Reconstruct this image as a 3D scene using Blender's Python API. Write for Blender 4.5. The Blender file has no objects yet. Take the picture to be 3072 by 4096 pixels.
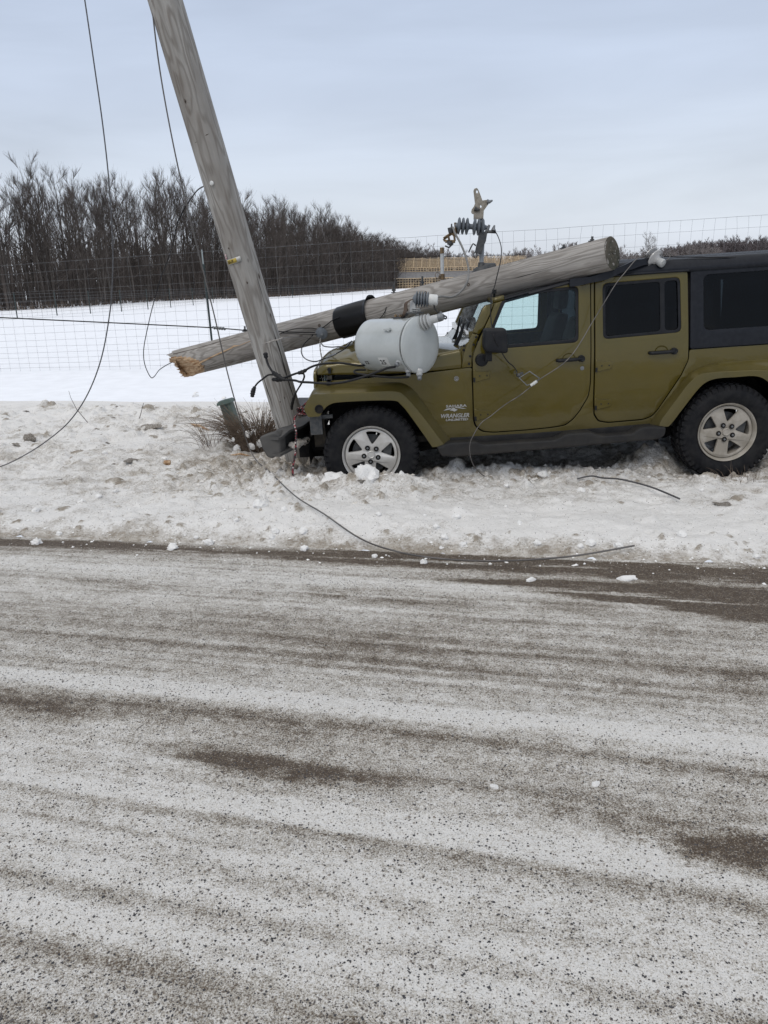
import bpy, bmesh, math, random
import numpy as np
from mathutils import Vector, Matrix, noise as mn
random.seed(7); RNG=np.random.default_rng(7)
R=math.radians
S=bpy.context.scene
C=S.collection

# ------------------------------------------------------------------ camera
P_=R(16.8); RO=R(1.35)
fw=Vector((0,math.cos(P_),-math.sin(P_))); rt=Vector((1,0,0)); up=rt.cross(fw)
cr=math.cos(RO)*rt-math.sin(RO)*up; cu=math.cos(RO)*up+math.sin(RO)*rt
cam=bpy.data.cameras.new('camera'); co=bpy.data.objects.new('camera',cam); C.objects.link(co)
co.matrix_world=Matrix(((cr.x,cu.x,-fw.x,0),(cr.y,cu.y,-fw.y,0),(cr.z,cu.z,-fw.z,1.65),(0,0,0,1)))
cam.sensor_fit='VERTICAL'; cam.sensor_height=36; cam.lens=36*3056/4096
cam.clip_end=3000; cam.clip_start=.05
S.camera=co
# ------------------------------------------------------------------ light
SUN_EL=R(48); SUN_AZ=R(205)      # overcast: a wide, weak sun behind and to the right of the camera
w=bpy.data.worlds.new('World'); S.world=w; w.use_nodes=True
nt=w.node_tree; nt.nodes.clear()
def wn(t,**k):
    n=nt.nodes.new(t)
    for a,b in k.items(): setattr(n,a,b)
    return n
out=wn('ShaderNodeOutputWorld'); bg=wn('ShaderNodeBackground'); bg2=wn('ShaderNodeBackground'); mx=wn('ShaderNodeAddShader')
sky=wn('ShaderNodeTexSky',sky_type='NISHITA',sun_disc=False,sun_elevation=SUN_EL,sun_rotation=SUN_AZ,air_density=1.5,dust_density=3)
nt.links.new(sky.outputs[0],bg.inputs[0]); bg.inputs[1].default_value=.012
tc=wn('ShaderNodeTexCoord'); sp=wn('ShaderNodeSeparateXYZ'); nt.links.new(tc.outputs['Generated'],sp.inputs[0])
cr_=wn('ShaderNodeValToRGB'); nt.links.new(sp.outputs['Z'],cr_.inputs[0])
el=cr_.color_ramp.elements; el[0].position=0; el[0].color=(.66,.70,.77,1); el[1].position=1; el[1].color=(1.02,1.0,.98,1)
for p,c in ((.08,(.60,.655,.74,1)),(.2,(.51,.575,.70,1)),(.42,(.45,.53,.685,1)),(.65,(.70,.73,.78,1))):
    e=el.new(p); e.color=c
mpn=wn('ShaderNodeMapping'); mpn.inputs['Scale'].default_value=(1.2,1.2,7); nt.links.new(tc.outputs['Generated'],mpn.inputs[0])
cn=wn('ShaderNodeTexNoise'); cn.inputs['Scale'].default_value=1.7; cn.inputs['Detail'].default_value=5; cn.inputs['Roughness'].default_value=.5; cn.inputs['Distortion'].default_value=.4
nt.links.new(mpn.outputs[0],cn.inputs[0])
mr=wn('ShaderNodeMapRange'); mr.inputs['From Min'].default_value=.3; mr.inputs['From Max'].default_value=.7; mr.inputs['To Min'].default_value=.9; mr.inputs['To Max'].default_value=1.12
nt.links.new(cn.outputs[0],mr.inputs[0])
ml=wn('ShaderNodeMixRGB',blend_type='MULTIPLY'); ml.inputs[0].default_value=1
nt.links.new(cr_.outputs[0],ml.inputs[1]); nt.links.new(mr.outputs[0],ml.inputs[2])
nt.links.new(ml.outputs[0],bg2.inputs[0]); bg2.inputs[1].default_value=1.06
nt.links.new(bg.outputs[0],mx.inputs[0]); nt.links.new(bg2.outputs[0],mx.inputs[1]); nt.links.new(mx.outputs[0],out.inputs[0])
sl=bpy.data.lights.new('sun','SUN'); sl.energy=.95; sl.angle=R(25); sl.color=(1,.94,.86)
so=bpy.data.objects.new('sun',sl); C.objects.link(so); so.location=(0,-5,12)
sd=Vector((math.sin(SUN_AZ)*math.cos(SUN_EL),math.cos(SUN_AZ)*math.cos(SUN_EL),math.sin(SUN_EL)))
so.rotation_euler=sd.to_track_quat('Z','Y').to_euler()
S.view_settings.view_transform='Standard'; S.view_settings.look='None'; S.view_settings.gamma=1
S.view_settings.exposure=0.0
S.render.engine='CYCLES'

# ------------------------------------------------------------------ helpers
def mat(name,col,rough=.6,metal=0,col2=None,scale=8,mapping=None,bump=0,bscale=None,detail=5,lo=.4,hi=.6,coat=0,spec=.5,bdist=.01):
    m=bpy.data.materials.new(name); m.use_nodes=True; t=m.node_tree; b=t.nodes['Principled BSDF']
    b.inputs['Base Color'].default_value=(*col,1); b.inputs['Roughness'].default_value=rough; b.inputs['Metallic'].default_value=metal
    b.inputs['Coat Weight'].default_value=coat; b.inputs['Coat Roughness'].default_value=.08; b.inputs['Specular IOR Level'].default_value=spec
    tc=t.nodes.new('ShaderNodeTexCoord'); mp=t.nodes.new('ShaderNodeMapping'); t.links.new(tc.outputs['Object'],mp.inputs[0])
    if mapping: mp.inputs['Scale'].default_value=mapping
    if col2:
        n=t.nodes.new('ShaderNodeTexNoise'); n.inputs['Scale'].default_value=scale; n.inputs['Detail'].default_value=detail; n.inputs['Roughness'].default_value=.6
        t.links.new(mp.outputs[0],n.inputs[0])
        r=t.nodes.new('ShaderNodeMapRange'); r.inputs[1].default_value=lo; r.inputs[2].default_value=hi; t.links.new(n.outputs[0],r.inputs[0])
        x=t.nodes.new('ShaderNodeMixRGB'); x.inputs[1].default_value=(*col,1); x.inputs[2].default_value=(*col2,1)
        t.links.new(r.outputs[0],x.inputs[0]); t.links.new(x.outputs[0],b.inputs['Base Color'])
    if bump:
        n2=t.nodes.new('ShaderNodeTexNoise'); n2.inputs['Scale'].default_value=bscale or scale*3; n2.inputs['Detail'].default_value=4
        t.links.new(mp.outputs[0],n2.inputs[0])
        bp=t.nodes.new('ShaderNodeBump'); bp.inputs['Strength'].default_value=bump; bp.inputs['Distance'].default_value=bdist
        t.links.new(n2.outputs[0],bp.inputs['Height']); t.links.new(bp.outputs[0],b.inputs['Normal'])
    return m
class MB:
    def __init__(s): s.v=[]; s.f=[]
    def add(s,vs,fs):
        o=len(s.v); s.v+= [tuple(v) for v in vs]; s.f+=[tuple(i+o for i in f) for f in fs]; return s
    def box(s,c,d,rot=None,tap=1):
        x,y,z=d[0]/2,d[1]/2,d[2]/2
        vs=[Vector((a*x*(tap if cc>0 else 1),b*y*(tap if cc>0 else 1),cc*z)) for cc in(-1,1) for b in(-1,1) for a in(-1,1)]
        if rot is not None: vs=[rot@v for v in vs]
        return s.add([v+Vector(c) for v in vs],[(0,2,3,1),(4,5,7,6),(0,1,5,4),(2,6,7,3),(0,4,6,2),(1,3,7,5)])
    def bar(s,a,b,wd,ht):
        a,b=Vector(a),Vector(b); d=b-a; q=d.to_track_quat('X','Z').to_matrix()
        return s.box((a+b)/2,(d.length,wd,ht),q)
    def tube(s,pts,r,n=6,cap=True,closed=False):
        pts=[Vector(p) for p in pts]; k=len(pts); rr=r if isinstance(r,(list,tuple)) else [r]*k
        vs=[];fs=[]; u=None
        for i,p in enumerate(pts):
            t=(pts[min(i+1,k-1)]-pts[max(i-1,0)]); 
            if t.length<1e-9: t=Vector((0,0,1))
            t.normalize()
            if u is None:
                u=t.cross(Vector((0,0,1)) if abs(t.z)<.9 else Vector((1,0,0))).normalized()
            else:
                u=(u-t*u.dot(t)); u=u.normalized() if u.length>1e-6 else t.orthogonal().normalized()
            v=t.cross(u)
            for j in range(n):
                a=2*math.pi*j/n; vs.append(p+(u*math.cos(a)+v*math.sin(a))*rr[i])
        for i in range(k-1):
            for j in range(n): fs.append((i*n+j,i*n+(j+1)%n,(i+1)*n+(j+1)%n,(i+1)*n+j))
        if cap: fs.append(tuple(range(n-1,-1,-1))); fs.append(tuple((k-1)*n+j for j in range(n)))
        return s.add(vs,fs)
    def rev(s,p0,d,prof,n=24,cap=True):
        p0=Vector(p0); d=Vector(d).normalized(); u=d.orthogonal().normalized(); v=d.cross(u); vs=[];fs=[]
        for t,r in prof:
            for j in range(n):
                a=2*math.pi*j/n; vs.append(p0+d*t+(u*math.cos(a)+v*math.sin(a))*r)
        for i in range(len(prof)-1):
            for j in range(n): fs.append((i*n+j,i*n+(j+1)%n,(i+1)*n+(j+1)%n,(i+1)*n+j))
        if cap: fs.append(tuple(range(n-1,-1,-1))); fs.append(tuple((len(prof)-1)*n+j for j in range(n)))
        return s.add(vs,fs)
    def grid(s,fn,nu,nv):
        vs=[fn(i/(nu-1),j/(nv-1)) for j in range(nv) for i in range(nu)]
        return s.add(vs,[(j*nu+i,j*nu+i+1,(j+1)*nu+i+1,(j+1)*nu+i) for j in range(nv-1) for i in range(nu-1)])
    def mesh(s,name,m,smooth=30):
        me=bpy.data.meshes.new(name); me.from_pydata(s.v,[],s.f); me.update()
        for x in (m if isinstance(m,(list,tuple)) else [m]): me.materials.append(x)
        if smooth:
            me.polygons.foreach_set('use_smooth',[True]*len(me.polygons)); me.set_sharp_from_angle(angle=R(smooth))
        return me
    def build(s,name,m,parent=None,smooth=30,loc=None):
        return link(name,s.mesh(name,m,smooth),parent,loc)
def link(name,me,parent=None,loc=None):
    o=bpy.data.objects.new(name,me); C.objects.link(o)
    if parent: o.parent=parent
    if loc is not None: o.location=loc
    return o
def recalc(me):
    bm=bmesh.new(); bm.from_mesh(me); bmesh.ops.recalc_face_normals(bm,faces=bm.faces); bm.to_mesh(me); bm.free()
def tag(o,label=None,cat=None,group=None,kind=None):
    if label: o['label']=label
    if cat: o['category']=cat
    if group: o['group']=group
    if kind: o['kind']=kind
    return o
def thing(name,label,cat,loc=(0,0,0),group=None):
    o=bpy.data.objects.new(name,None); C.objects.link(o); o.location=loc; o.empty_display_size=.1
    return tag(o,label,cat,group)
def smooth_pts(pts,n=6):
    pts=[Vector(p) for p in pts]; o=[]
    for i in range(len(pts)-1):
        p0=pts[max(i-1,0)];p1=pts[i];p2=pts[i+1];p3=pts[min(i+2,len(pts)-1)]
        for k in range(n):
            t=k/n
            o.append(.5*((2*p1)+(p2-p0)*t+(2*p0-5*p1+4*p2-p3)*t*t+(3*p1-p0-3*p2+p3)*t**3))
    o.append(pts[-1]); return o
def rnd(poly,r=.02,n=4):
    """round the corners of a 2D polygon; r may be a list"""
    o=[];k=len(poly)
    for i in range(k):
        rr=r[i] if isinstance(r,(list,tuple)) else r
        p=Vector(poly[i]);a=Vector(poly[i-1]);b=Vector(poly[(i+1)%k])
        da=(a-p);db=(b-p); q=min(rr,da.length*.45,db.length*.45)
        s=p+da.normalized()*q; e=p+db.normalized()*q
        if rr<=0: o.append(tuple(p)); continue
        for j in range(n+1):
            t=j/n; o.append(tuple((1-t)**2*s+2*t*(1-t)*p+t*t*e))
    return o
def plate(outl,holes=(),th=.02,bev=.004,cuts=None):
    """2D outline (x,z) with holes -> bevelled slab mesh data in MB form: local coords (x,z,depth)"""
    cd=bpy.data.curves.new('tmp','CURVE'); cd.dimensions='2D'; cd.fill_mode='BOTH'
    for pl in [outl]+list(holes):
        sp=cd.splines.new('POLY'); sp.points.add(len(pl)-1); sp.use_cyclic_u=True
        for i,p in enumerate(pl): sp.points[i].co=(p[0],p[1],0,1)
    cd.extrude=max(th/2-bev,.0005); cd.bevel_depth=bev; cd.bevel_resolution=1; cd.offset=-bev
    o=bpy.data.objects.new('tmp',cd); C.objects.link(o)
    dg=bpy.context.evaluated_depsgraph_get(); dg.update()
    me=bpy.data.meshes.new_from_object(o.evaluated_get(dg))
    bpy.data.objects.remove(o); bpy.data.curves.remove(cd)
    bm=bmesh.new(); bm.from_mesh(me); bpy.data.meshes.remove(me)
    bmesh.ops.remove_doubles(bm,verts=bm.verts,dist=.0004)
    if cuts:
        xs=[p[0] for p in outl]; zs=[p[1] for p in outl]
        for ax,st,l,h in ((0,cuts[0],min(xs),max(xs)),(1,cuts[1],min(zs),max(zs))):
            if not st: continue
            v=l+st
            while v<h:
                no=[0,0,0]; no[ax]=1; cc=[0,0,0]; cc[ax]=v
                bmesh.ops.bisect_plane(bm,geom=bm.verts[:]+bm.edges[:]+bm.faces[:],plane_co=cc,plane_no=no); v+=st
    return bm
def plate_obj(name,outl,m,parent,holes=(),th=.02,bev=.004,cuts=None,yf=None,post=None,loc=None,smooth=35):
    bm=plate(outl,holes,th,bev,cuts)
    for v in bm.verts:
        x,z,d=v.co; y=yf(x,z) if callable(yf) else (yf or 0)
        v.co=Vector((x,y+d,z))
        if post: v.co=post(v.co)
    bmesh.ops.reverse_faces(bm,faces=bm.faces)
    bmesh.ops.recalc_face_normals(bm,faces=bm.faces)
    me=bpy.data.meshes.new(name); bm.to_mesh(me); bm.free()
    me.materials.append(m); me.polygons.foreach_set('use_smooth',[True]*len(me.polygons)); me.set_sharp_from_angle(angle=R(smooth))
    return link(name,me,parent,loc)
def text_obj(name,s,size,m,parent,origin,xd,zd,ext=.0008,off=0,sx=1,shear=0,spacing=1,loc=None,fn=None):
    cd=bpy.data.curves.new('tmp','FONT'); cd.body=s; cd.size=size; cd.extrude=ext; cd.offset=off; cd.shear=shear; cd.space_character=spacing; cd.resolution_u=3
    o=bpy.data.objects.new('tmp',cd); C.objects.link(o)
    dg=bpy.context.evaluated_depsgraph_get(); dg.update()
    me=bpy.data.meshes.new_from_object(o.evaluated_get(dg)); bpy.data.objects.remove(o); bpy.data.curves.remove(cd)
    X=Vector(xd).normalized();Z=Vector(zd).normalized();N=X.cross(Z); og=Vector(origin)
    for v in me.vertices:
        c=v.co.copy()
        v.co=fn(c.x*sx,c.y,c.z) if fn else og+X*c.x*sx+Z*c.y+N*c.z
    me.materials.clear(); me.materials.append(m); me.name=name
    return link(name,me,parent,loc)
# numpy noise
def vnoise(x,y,seed=0):
    xi=np.floor(x).astype(np.int64); yi=np.floor(y).astype(np.int64); xf=x-xi; yf=y-yi
    def h(a,b):
        n=(a*374761393+b*668265263+seed*974711)&0xffffffff; n=((n^(n>>13))*1274126177)&0xffffffff; n=n^(n>>16); return (n&0xffff)/65535.
    u=xf*xf*(3-2*xf); v=yf*yf*(3-2*yf)
    return (h(xi,yi)*(1-u)+h(xi+1,yi)*u)*(1-v)+(h(xi,yi+1)*(1-u)+h(xi+1,yi+1)*u)*v
def fbm(x,y,sc,oc=4,seed=0,gain=.5):
    r=0;a=1;t=0
    for i in range(oc):
        r=r+a*vnoise(x*sc+13.7*i,y*sc+7.1*i,seed+i); t+=a; a*=gain; sc*=2.03
    return r/t
def sst(a,b,x): 
    t=np.clip((x-a)/(b-a),0,1); return t*t*(3-2*t)

# ------------------------------------------------------------------ ground
K=.18   # the road runs across the view, nearer on the right: t = Y + K X is the distance across it
random.seed(3)
LUMPS=[]
for i in range(3400):
    x=random.uniform(-6.5,4.6); t=4.75+(random.random()**.62)*5.4
    r=random.choice([.018,.025,.03,.04,.06]) if random.random()<.93 else random.uniform(.06,.13)
    LUMPS.append((x,t-K*x,r,r*random.uniform(.18,.5),1 if random.random()<.10 else 0))
for i in range(900):   # churned snow round the nose of the car
    x=random.gauss(-.75,.5); y=random.gauss(6.5,.42); r=random.uniform(.015,.05)
    LUMPS.append((x,y,r,r*random.uniform(.4,.75),1 if random.random()<.3 else 0))
for i in range(700):   # and along the sill
    x=random.uniform(-.2,3.4); y=random.gauss(6.5,.28); r=random.uniform(.015,.045)
    LUMPS.append((x,y,r,r*random.uniform(.4,.7),1 if random.random()<.3 else 0))
for i in range(420):   # plough crumbs at the road edge
    x=random.uniform(-6,4.5); t=random.gauss(4.78,.12); r=random.uniform(.01,.035)
    LUMPS.append((x,t-K*x,r,r*.6,1 if random.random()<.25 else 0))
def big(x,y,cx,cy,rx,ry): return np.exp(-((x-cx)/rx)**2-((y-cy)/ry)**2)
def height(x,y,lumps=True,attr=False):
    t=y+K*x
    wig=.10*(fbm(x,y*0+3,1.3,3,5)-.5)+.05*(fbm(x,y*0+9,6,2,6)-.5)
    e=sst(4.56,4.88,t+wig)
    top=sst(9.7,10.6,t)
    h=e*(.045+.022*fbm(x,y,.8,3,11))
    rough=e*(1-.93*top)
    n1=fbm(x,y,2.1,4,21)-.5; n2=fbm(x,y,9,4,31)-.5; n3=np.abs(fbm(x,y*1.5,4.5,4,41)-.5)
    ns=.45+.55*sst(5.2,6.6,t)
    h=h+rough*(.085*n1+(.055*n2-.075*n3+.024*(fbm(x,y,32,3,51)-.5))*ns)
    h=h-e*.03*top+sst(10.7,14,t)*.14*(fbm(x*.6,y,.22,3,91)-.5)
    # plough ridge next to the road
    h=h+.05*np.exp(-((t-5.1)/.28)**2)*fbm(x,y,1.7,3,61)
    # ruts and hollows
    h=h+.125*big(x,y,-.1,5.96,.45,.15)-.15*big(x,y,-.1,6.38,.42,.18)    # snow pushed up in front of the sunk wheel
    h=h-.075*big(x,y,2.86,6.28,.40,.30)+.14*big(x,y,3.5,6.35,.22,.30)+.16*big(x,y,2.35,6.60,.16,.22)
    h=h-.07*big(x,y,1.3,6.85,1.4,.35)+.07*big(x,y,.9,6.42,.9,.10)
    h=h+.05*big(x,y,-1.2,6.4,.5,.3)+.06*big(x,y,-.75,6.1,.3,.2)
    for fx,fy in ((-1.86,5.69),(-1.55,5.75),(-1.05,6.2),(-.55,6.35),(2.81,5.6),(-.98,5.4),(-2.7,6.3)):
        h=h-.06*big(x,y,fx,fy,.14,.06)+.02*big(x,y,fx,fy,.22,.12)
    # road: packed and nearly flat
    rd=1-e
    h=h+rd*(.014*(fbm(x*.35,t*1.6,1.4,3,71)-.5)+.009*(fbm(x*.6,t,9,3,75)-.5)+.007*(fbm(x,y,32,3,81)-.5)+.02*sst(2.9,2.68,t)*sst(2.3,2.66,t)*.4)
    dirt=np.zeros_like(x)
    if lumps:
        gx0=x[0]; gy=y
        for lx,ly,r,hh,d in LUMPS:
            i0=np.searchsorted(gx0,lx-r*1.3); i1=np.searchsorted(gx0,lx+r*1.3)
            if i1<=i0: continue
            tc=t[:,0]; lt=ly+K*lx
            j0=np.searchsorted(tc,lt-r*1.6); j1=np.searchsorted(tc,lt+r*1.6)
            if j1<=j0: continue
            xx=x[j0:j1,i0:i1]-lx; yy=y[j0:j1,i0:i1]-ly
            a=math.sin(lx*77)*1.5; ca,sa=math.cos(a),math.sin(a)
            q=np.sqrt((xx*ca+yy*sa)**2+((yy*ca-xx*sa)*1.35)**2)/r
            q=q*(1+.5*(vnoise(x[j0:j1,i0:i1]*60,y[j0:j1,i0:i1]*60,9)-.5))
            b=np.clip(1-q**2.2,0,1)**.6
            h[j0:j1,i0:i1]=np.maximum(h[j0:j1,i0:i1],h[j0:j1,i0:i1]+hh*b)
            if d: dirt[j0:j1,i0:i1]=np.maximum(dirt[j0:j1,i0:i1],sst(.05,.35,b)*.9)
    return (h,dirt,e,t) if attr else h
def grid_obj(name,xs,ts,m,lumps,dfun):
    X,T=np.meshgrid(xs,ts); Y=T-K*X
    h,dirt,e,t=height(X,Y,lumps,True)
    d=np.clip(dfun(X,Y,T,h,dirt,e),0,1)
    nx,ny=len(xs),len(ts)
    me=bpy.data.meshes.new(name)
    co_=np.stack([X,Y,h],-1).reshape(-1,3).astype(np.float32)
    me.vertices.add(nx*ny); me.vertices.foreach_set('co',co_.ravel())
    i=np.arange(nx-1)[None,:]+np.arange(ny-1)[:,None]*nx
    q=np.stack([i,i+1,i+nx+1,i+nx],-1).reshape(-1)
    nf=(nx-1)*(ny-1)
    me.loops.add(nf*4); me.loops.foreach_set('vertex_index',q.astype(np.int32))
    me.polygons.add(nf); me.polygons.foreach_set('loop_start',np.arange(0,nf*4,4,dtype=np.int32)); me.polygons.foreach_set('loop_total',np.full(nf,4,dtype=np.int32))
    me.update(); me.validate()
    me.polygons.foreach_set('use_smooth',[True]*nf)
    at=me.attributes.new('dirt','FLOAT','POINT'); at.data.foreach_set('value',d.ravel().astype(np.float32))
    me.materials.append(m); o=link(name,me); tag(o,kind='structure'); return o
def snow_mat(name,white,dcol,dcol2,speck,bumpd,road=False):
    m=bpy.data.materials.new(name); m.use_nodes=True; t=m.node_tree; b=t.nodes['Principled BSDF']; L=t.links.new
    N=lambda ty,**k:[setattr(n,a,v) or n for n in [t.nodes.new(ty)] for a,v in (k.items() or {'name':ty}.items())][0]
    def noise(sc,de=5,ro=.6,mp=None):
        n=t.nodes.new('ShaderNodeTexNoise'); n.inputs['Scale'].default_value=sc; n.inputs['Detail'].default_value=de; n.inputs['Roughness'].default_value=ro; L((mp or tc).outputs[0 if mp else 3],n.inputs[0]); return n
    def rng(src,a,b_,c=0,d=1):
        r=t.nodes.new('ShaderNodeMapRange'); r.inputs[1].default_value=a; r.inputs[2].default_value=b_; r.inputs[3].default_value=c; r.inputs[4].default_value=d; L(src,r.inputs[0]); return r
    def math_(op,a,b_):
        n=t.nodes.new('ShaderNodeMath'); n.operation=op
        for i,v in enumerate((a,b_)):
            if isinstance(v,(int,float)): n.inputs[i].default_value=v
            else: L(v,n.inputs[i])
        return n
    def mix(f,a,b_,bt='MIX'):
        n=t.nodes.new('ShaderNodeMixRGB'); n.blend_type=bt
        for i,v in enumerate((f,a,b_)):
            if isinstance(v,tuple): n.inputs[i].default_value=(*v,1)
            elif isinstance(v,(int,float)): n.inputs[i].default_value=v
            else: L(v,n.inputs[i])
        return n
    tc=t.nodes.new('ShaderNodeTexCoord')
    at=t.nodes.new('ShaderNodeAttribute'); at.attribute_name='dirt'
    fine=noise(55,4,.65); mid=noise(11,5,.6)
    # dirt mask = attribute pushed through fine noise
    s=math_('ADD',at.outputs['Fac'],math_('MULTIPLY',math_('SUBTRACT',fine.outputs[0],.5).outputs[0],1.5).outputs[0])
    s=math_('ADD',s.outputs[0],math_('MULTIPLY',math_('SUBTRACT',mid.outputs[0],.5).outputs[0],.7).outputs[0])
    dm=rng(s.outputs[0],.22,.95)
    dc=mix(rng(mid.outputs[0],.35,.65).outputs[0],dcol,dcol2)
    wv=mix(rng(noise(3,4).outputs[0],.35,.65).outputs[0],white,tuple(c*.93 for c in white))
    c=mix(dm.outputs[0],wv.outputs[0],dc.outputs[0])
    if road:
        f2=noise(170,3,.75); f3=noise(26,4,.6)
        g=math_('ADD',math_('MULTIPLY',math_('SUBTRACT',f2.outputs[0],.5).outputs[0],2.6).outputs[0],math_('MULTIPLY',math_('SUBTRACT',fine.outputs[0],.5).outputs[0],.9).outputs[0])
        g=math_('ADD',g.outputs[0],math_('MULTIPLY',math_('SUBTRACT',f3.outputs[0],.5).outputs[0],.5).outputs[0])
        s=math_('ADD',at.outputs['Fac'],g.outputs[0])
        rr=t.nodes.new('ShaderNodeValToRGB'); L(s.outputs[0],rr.inputs[0]); e=rr.color_ramp.elements
        e[0].position=0; e[0].color=(*white,1); e[1].position=1; e[1].color=(.066,.048,.033,1)
        for p,cc in ((.24,(.51,.49,.455)),(.43,(.40,.378,.34)),(.62,(.265,.242,.205)),(.82,(.135,.105,.076))):
            q=e.new(p); q.color=(*cc,1)
        c=mix(0.,rr.outputs[0],(0.,0.,0.))
        for sc,th,amt in ((140,.24,.95),(250,.28,.9),(430,.3,.7)):
            v=t.nodes.new('ShaderNodeTexVoronoi'); v.inputs['Scale'].default_value=sc; L(tc.outputs[3],v.inputs[0])
            pick=t.nodes.new('ShaderNodeSeparateColor'); L(v.outputs['Color'],pick.inputs[0])
            dens=rng(at.outputs['Fac'],.0,.8,.08,.75)
            on=math_('LESS_THAN',pick.outputs[0],dens.outputs[0])
            rad=math_('MULTIPLY',pick.outputs[1],th); rad=math_('ADD',rad.outputs[0],.14)
            ins=math_('LESS_THAN',v.outputs['Distance'],rad.outputs[0])
            k=math_('MULTIPLY',on.outputs[0],ins.outputs[0]); k=math_('MULTIPLY',k.outputs[0],amt)
            sc_=mix(pick.outputs[2],(.030,.032,.040),(.15,.128,.11))
            c=mix(k.outputs[0],c.outputs[0],sc_.outputs[0])
    else:
        v=t.nodes.new('ShaderNodeTexVoronoi'); v.inputs['Scale'].default_value=95; L(tc.outputs[3],v.inputs[0])
        pick=t.nodes.new('ShaderNodeSeparateColor'); L(v.outputs['Color'],pick.inputs[0])
        on=math_('LESS_THAN',pick.outputs[0],rng(s.outputs[0],0,1,speck*.3,speck*2).outputs[0]); ins=math_('LESS_THAN',v.outputs['Distance'],.3)
        c=mix(math_('MULTIPLY',on.outputs[0],ins.outputs[0]).outputs[0],c.outputs[0],(.09,.075,.06))
    L(c.outputs[0],b.inputs['Base Color'])
    b.inputs['Roughness'].default_value=.75; b.inputs['Specular IOR Level'].default_value=.25
    bp=t.nodes.new('ShaderNodeBump'); bp.inputs['Strength'].default_value=.9; bp.inputs['Distance'].default_value=bumpd
    L(fine.outputs[0],bp.inputs['Height'])
    bp2=t.nodes.new('ShaderNodeBump'); bp2.inputs['Strength'].default_value=.7; bp2.inputs['Distance'].default_value=bumpd*.5
    L(noise(190,3,.7).outputs[0],bp2.inputs['Height']); L(bp.outputs[0],bp2.inputs['Normal']); L(bp2.outputs[0],b.inputs['Normal'])
    return m
M_road=snow_mat('packed_snow_gravel',(.64,.632,.612),(.235,.215,.185),(.14,.12,.095),.1,.009,True)
M_verge=snow_mat('dirty_snow',(.765,.755,.735),(.43,.395,.345),(.27,.235,.19),.16,.014)
M_field=snow_mat('field_snow',(.86,.885,.93),(.7,.7,.72),(.6,.6,.6),0.0,.004)
def axis(lo,hi,st,far,nf=14):
    a=np.arange(lo,hi+st/2,st); g=np.geomspace(st*4,far,nf)
    return np.concatenate([(lo-g)[::-1],a,hi+g])
def d_road(X,Y,T,h,dirt,e):
    T=T+np.clip(4.5-T,0,4)*.030*X
    st=fbm(X*.22,T*2.4,1.6,4,101); fs=.6*fbm(X*.10,T*9,1.5,3,119)+.4*fbm(X*.22,T*26,1.5,2,120); st2=fbm(X*.5,T*7,2.2,4,111); mo=fbm(X*.8,T*1.3,2.6,4,115); md=fbm(X,T,13,3,117)
    d=.315+.46*(st-.5)+.42*(st2-.5)+.22*(mo-.5)+.30*(md-.5)+.90*(fs-.5)+.30*(fbm(X,T*1.6,30,3,118)-.5)
    def band(c,w,a,n=0):
        cc=c+.05*(fbm(X,X*0+n,.9,3,120+n)-.5)*2
        return a*np.exp(-((T-cc)/w)**2)
    br=fbm(X*.6,T*2,2.5,3,131)
    d=d-band(2.715,.042,.85,1)*(.55+.9*vnoise(X*1.7,T*0,5))-band(2.03,.10,.20,2)-band(1.72,.07,.12,7)-band(4.12,.10,.22,3)*sst(.8,-1,X)-band(2.30,.10,.22,8)*sst(-.4,-1.1,X)
    d=d+band(2.50,.11,.24,5)*(.5+br)+band(1.88,.07,.10,9)+band(3.3,.4,.02,6)
    wd=.05+.21*sst(-1.5,2.2,X)
    d=d+.11*np.exp(-((T-3.2)/.38)**2)
    rg_=np.exp(-((T-2.70-.04*(fbm(X,X*0+1,.8,3,121)-.5))/.050)**2)*np.clip(.55+.9*vnoise(X*2.1,T*0+2,5),0,1); d=d*(1-rg_)-.12*rg_
    lo=4.46-.62*sst(-1.2,2.4,X); mm=sst(lo-.10,lo+.05,T)*sst(4.66,4.52,T); d=d+mm*(.15+1.5*sst(.36,.62,fbm(X*.45,T*9,2.2,4,137)))*(.55+.45*sst(-1,1,X))
    d=d+.55*(.45+.55*sst(-1.2,.6,X))*np.exp(-((T-(4.50-.17*sst(-.5,2.5,X)))/wd)**2)*(.35+.9*sst(.35,.62,fbm(X*1.2,T*6,3,4,133)))
    d=d+.22*np.exp(-((T-3.85)/.16)**2)*sst(.45,.72,fbm(X*1.6,T*5,1.8,4,141))
    edge=.16*(fbm(X,T,7,4,151)-.5)*2
    for cx,ct,rx,rt_,a in ((-.36,2.23,.34,.065,.50),(-.70,2.28,.30,.05,.28),(1.25,2.12,.36,.085,.95),(.80,2.2,.35,.06,.22),(-1.45,2.42,.25,.07,.28)):
        q=((X-cx)/rx)**2+((T-ct)/rt_)**2+edge*3
        d=d+a*sst(1.9,.2,q)*(.55+.9*vnoise(X*26,T*42,8))
    d=d+.35*sst(4.3,4.55,T)*(X<-.5)*.6
    return d
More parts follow.
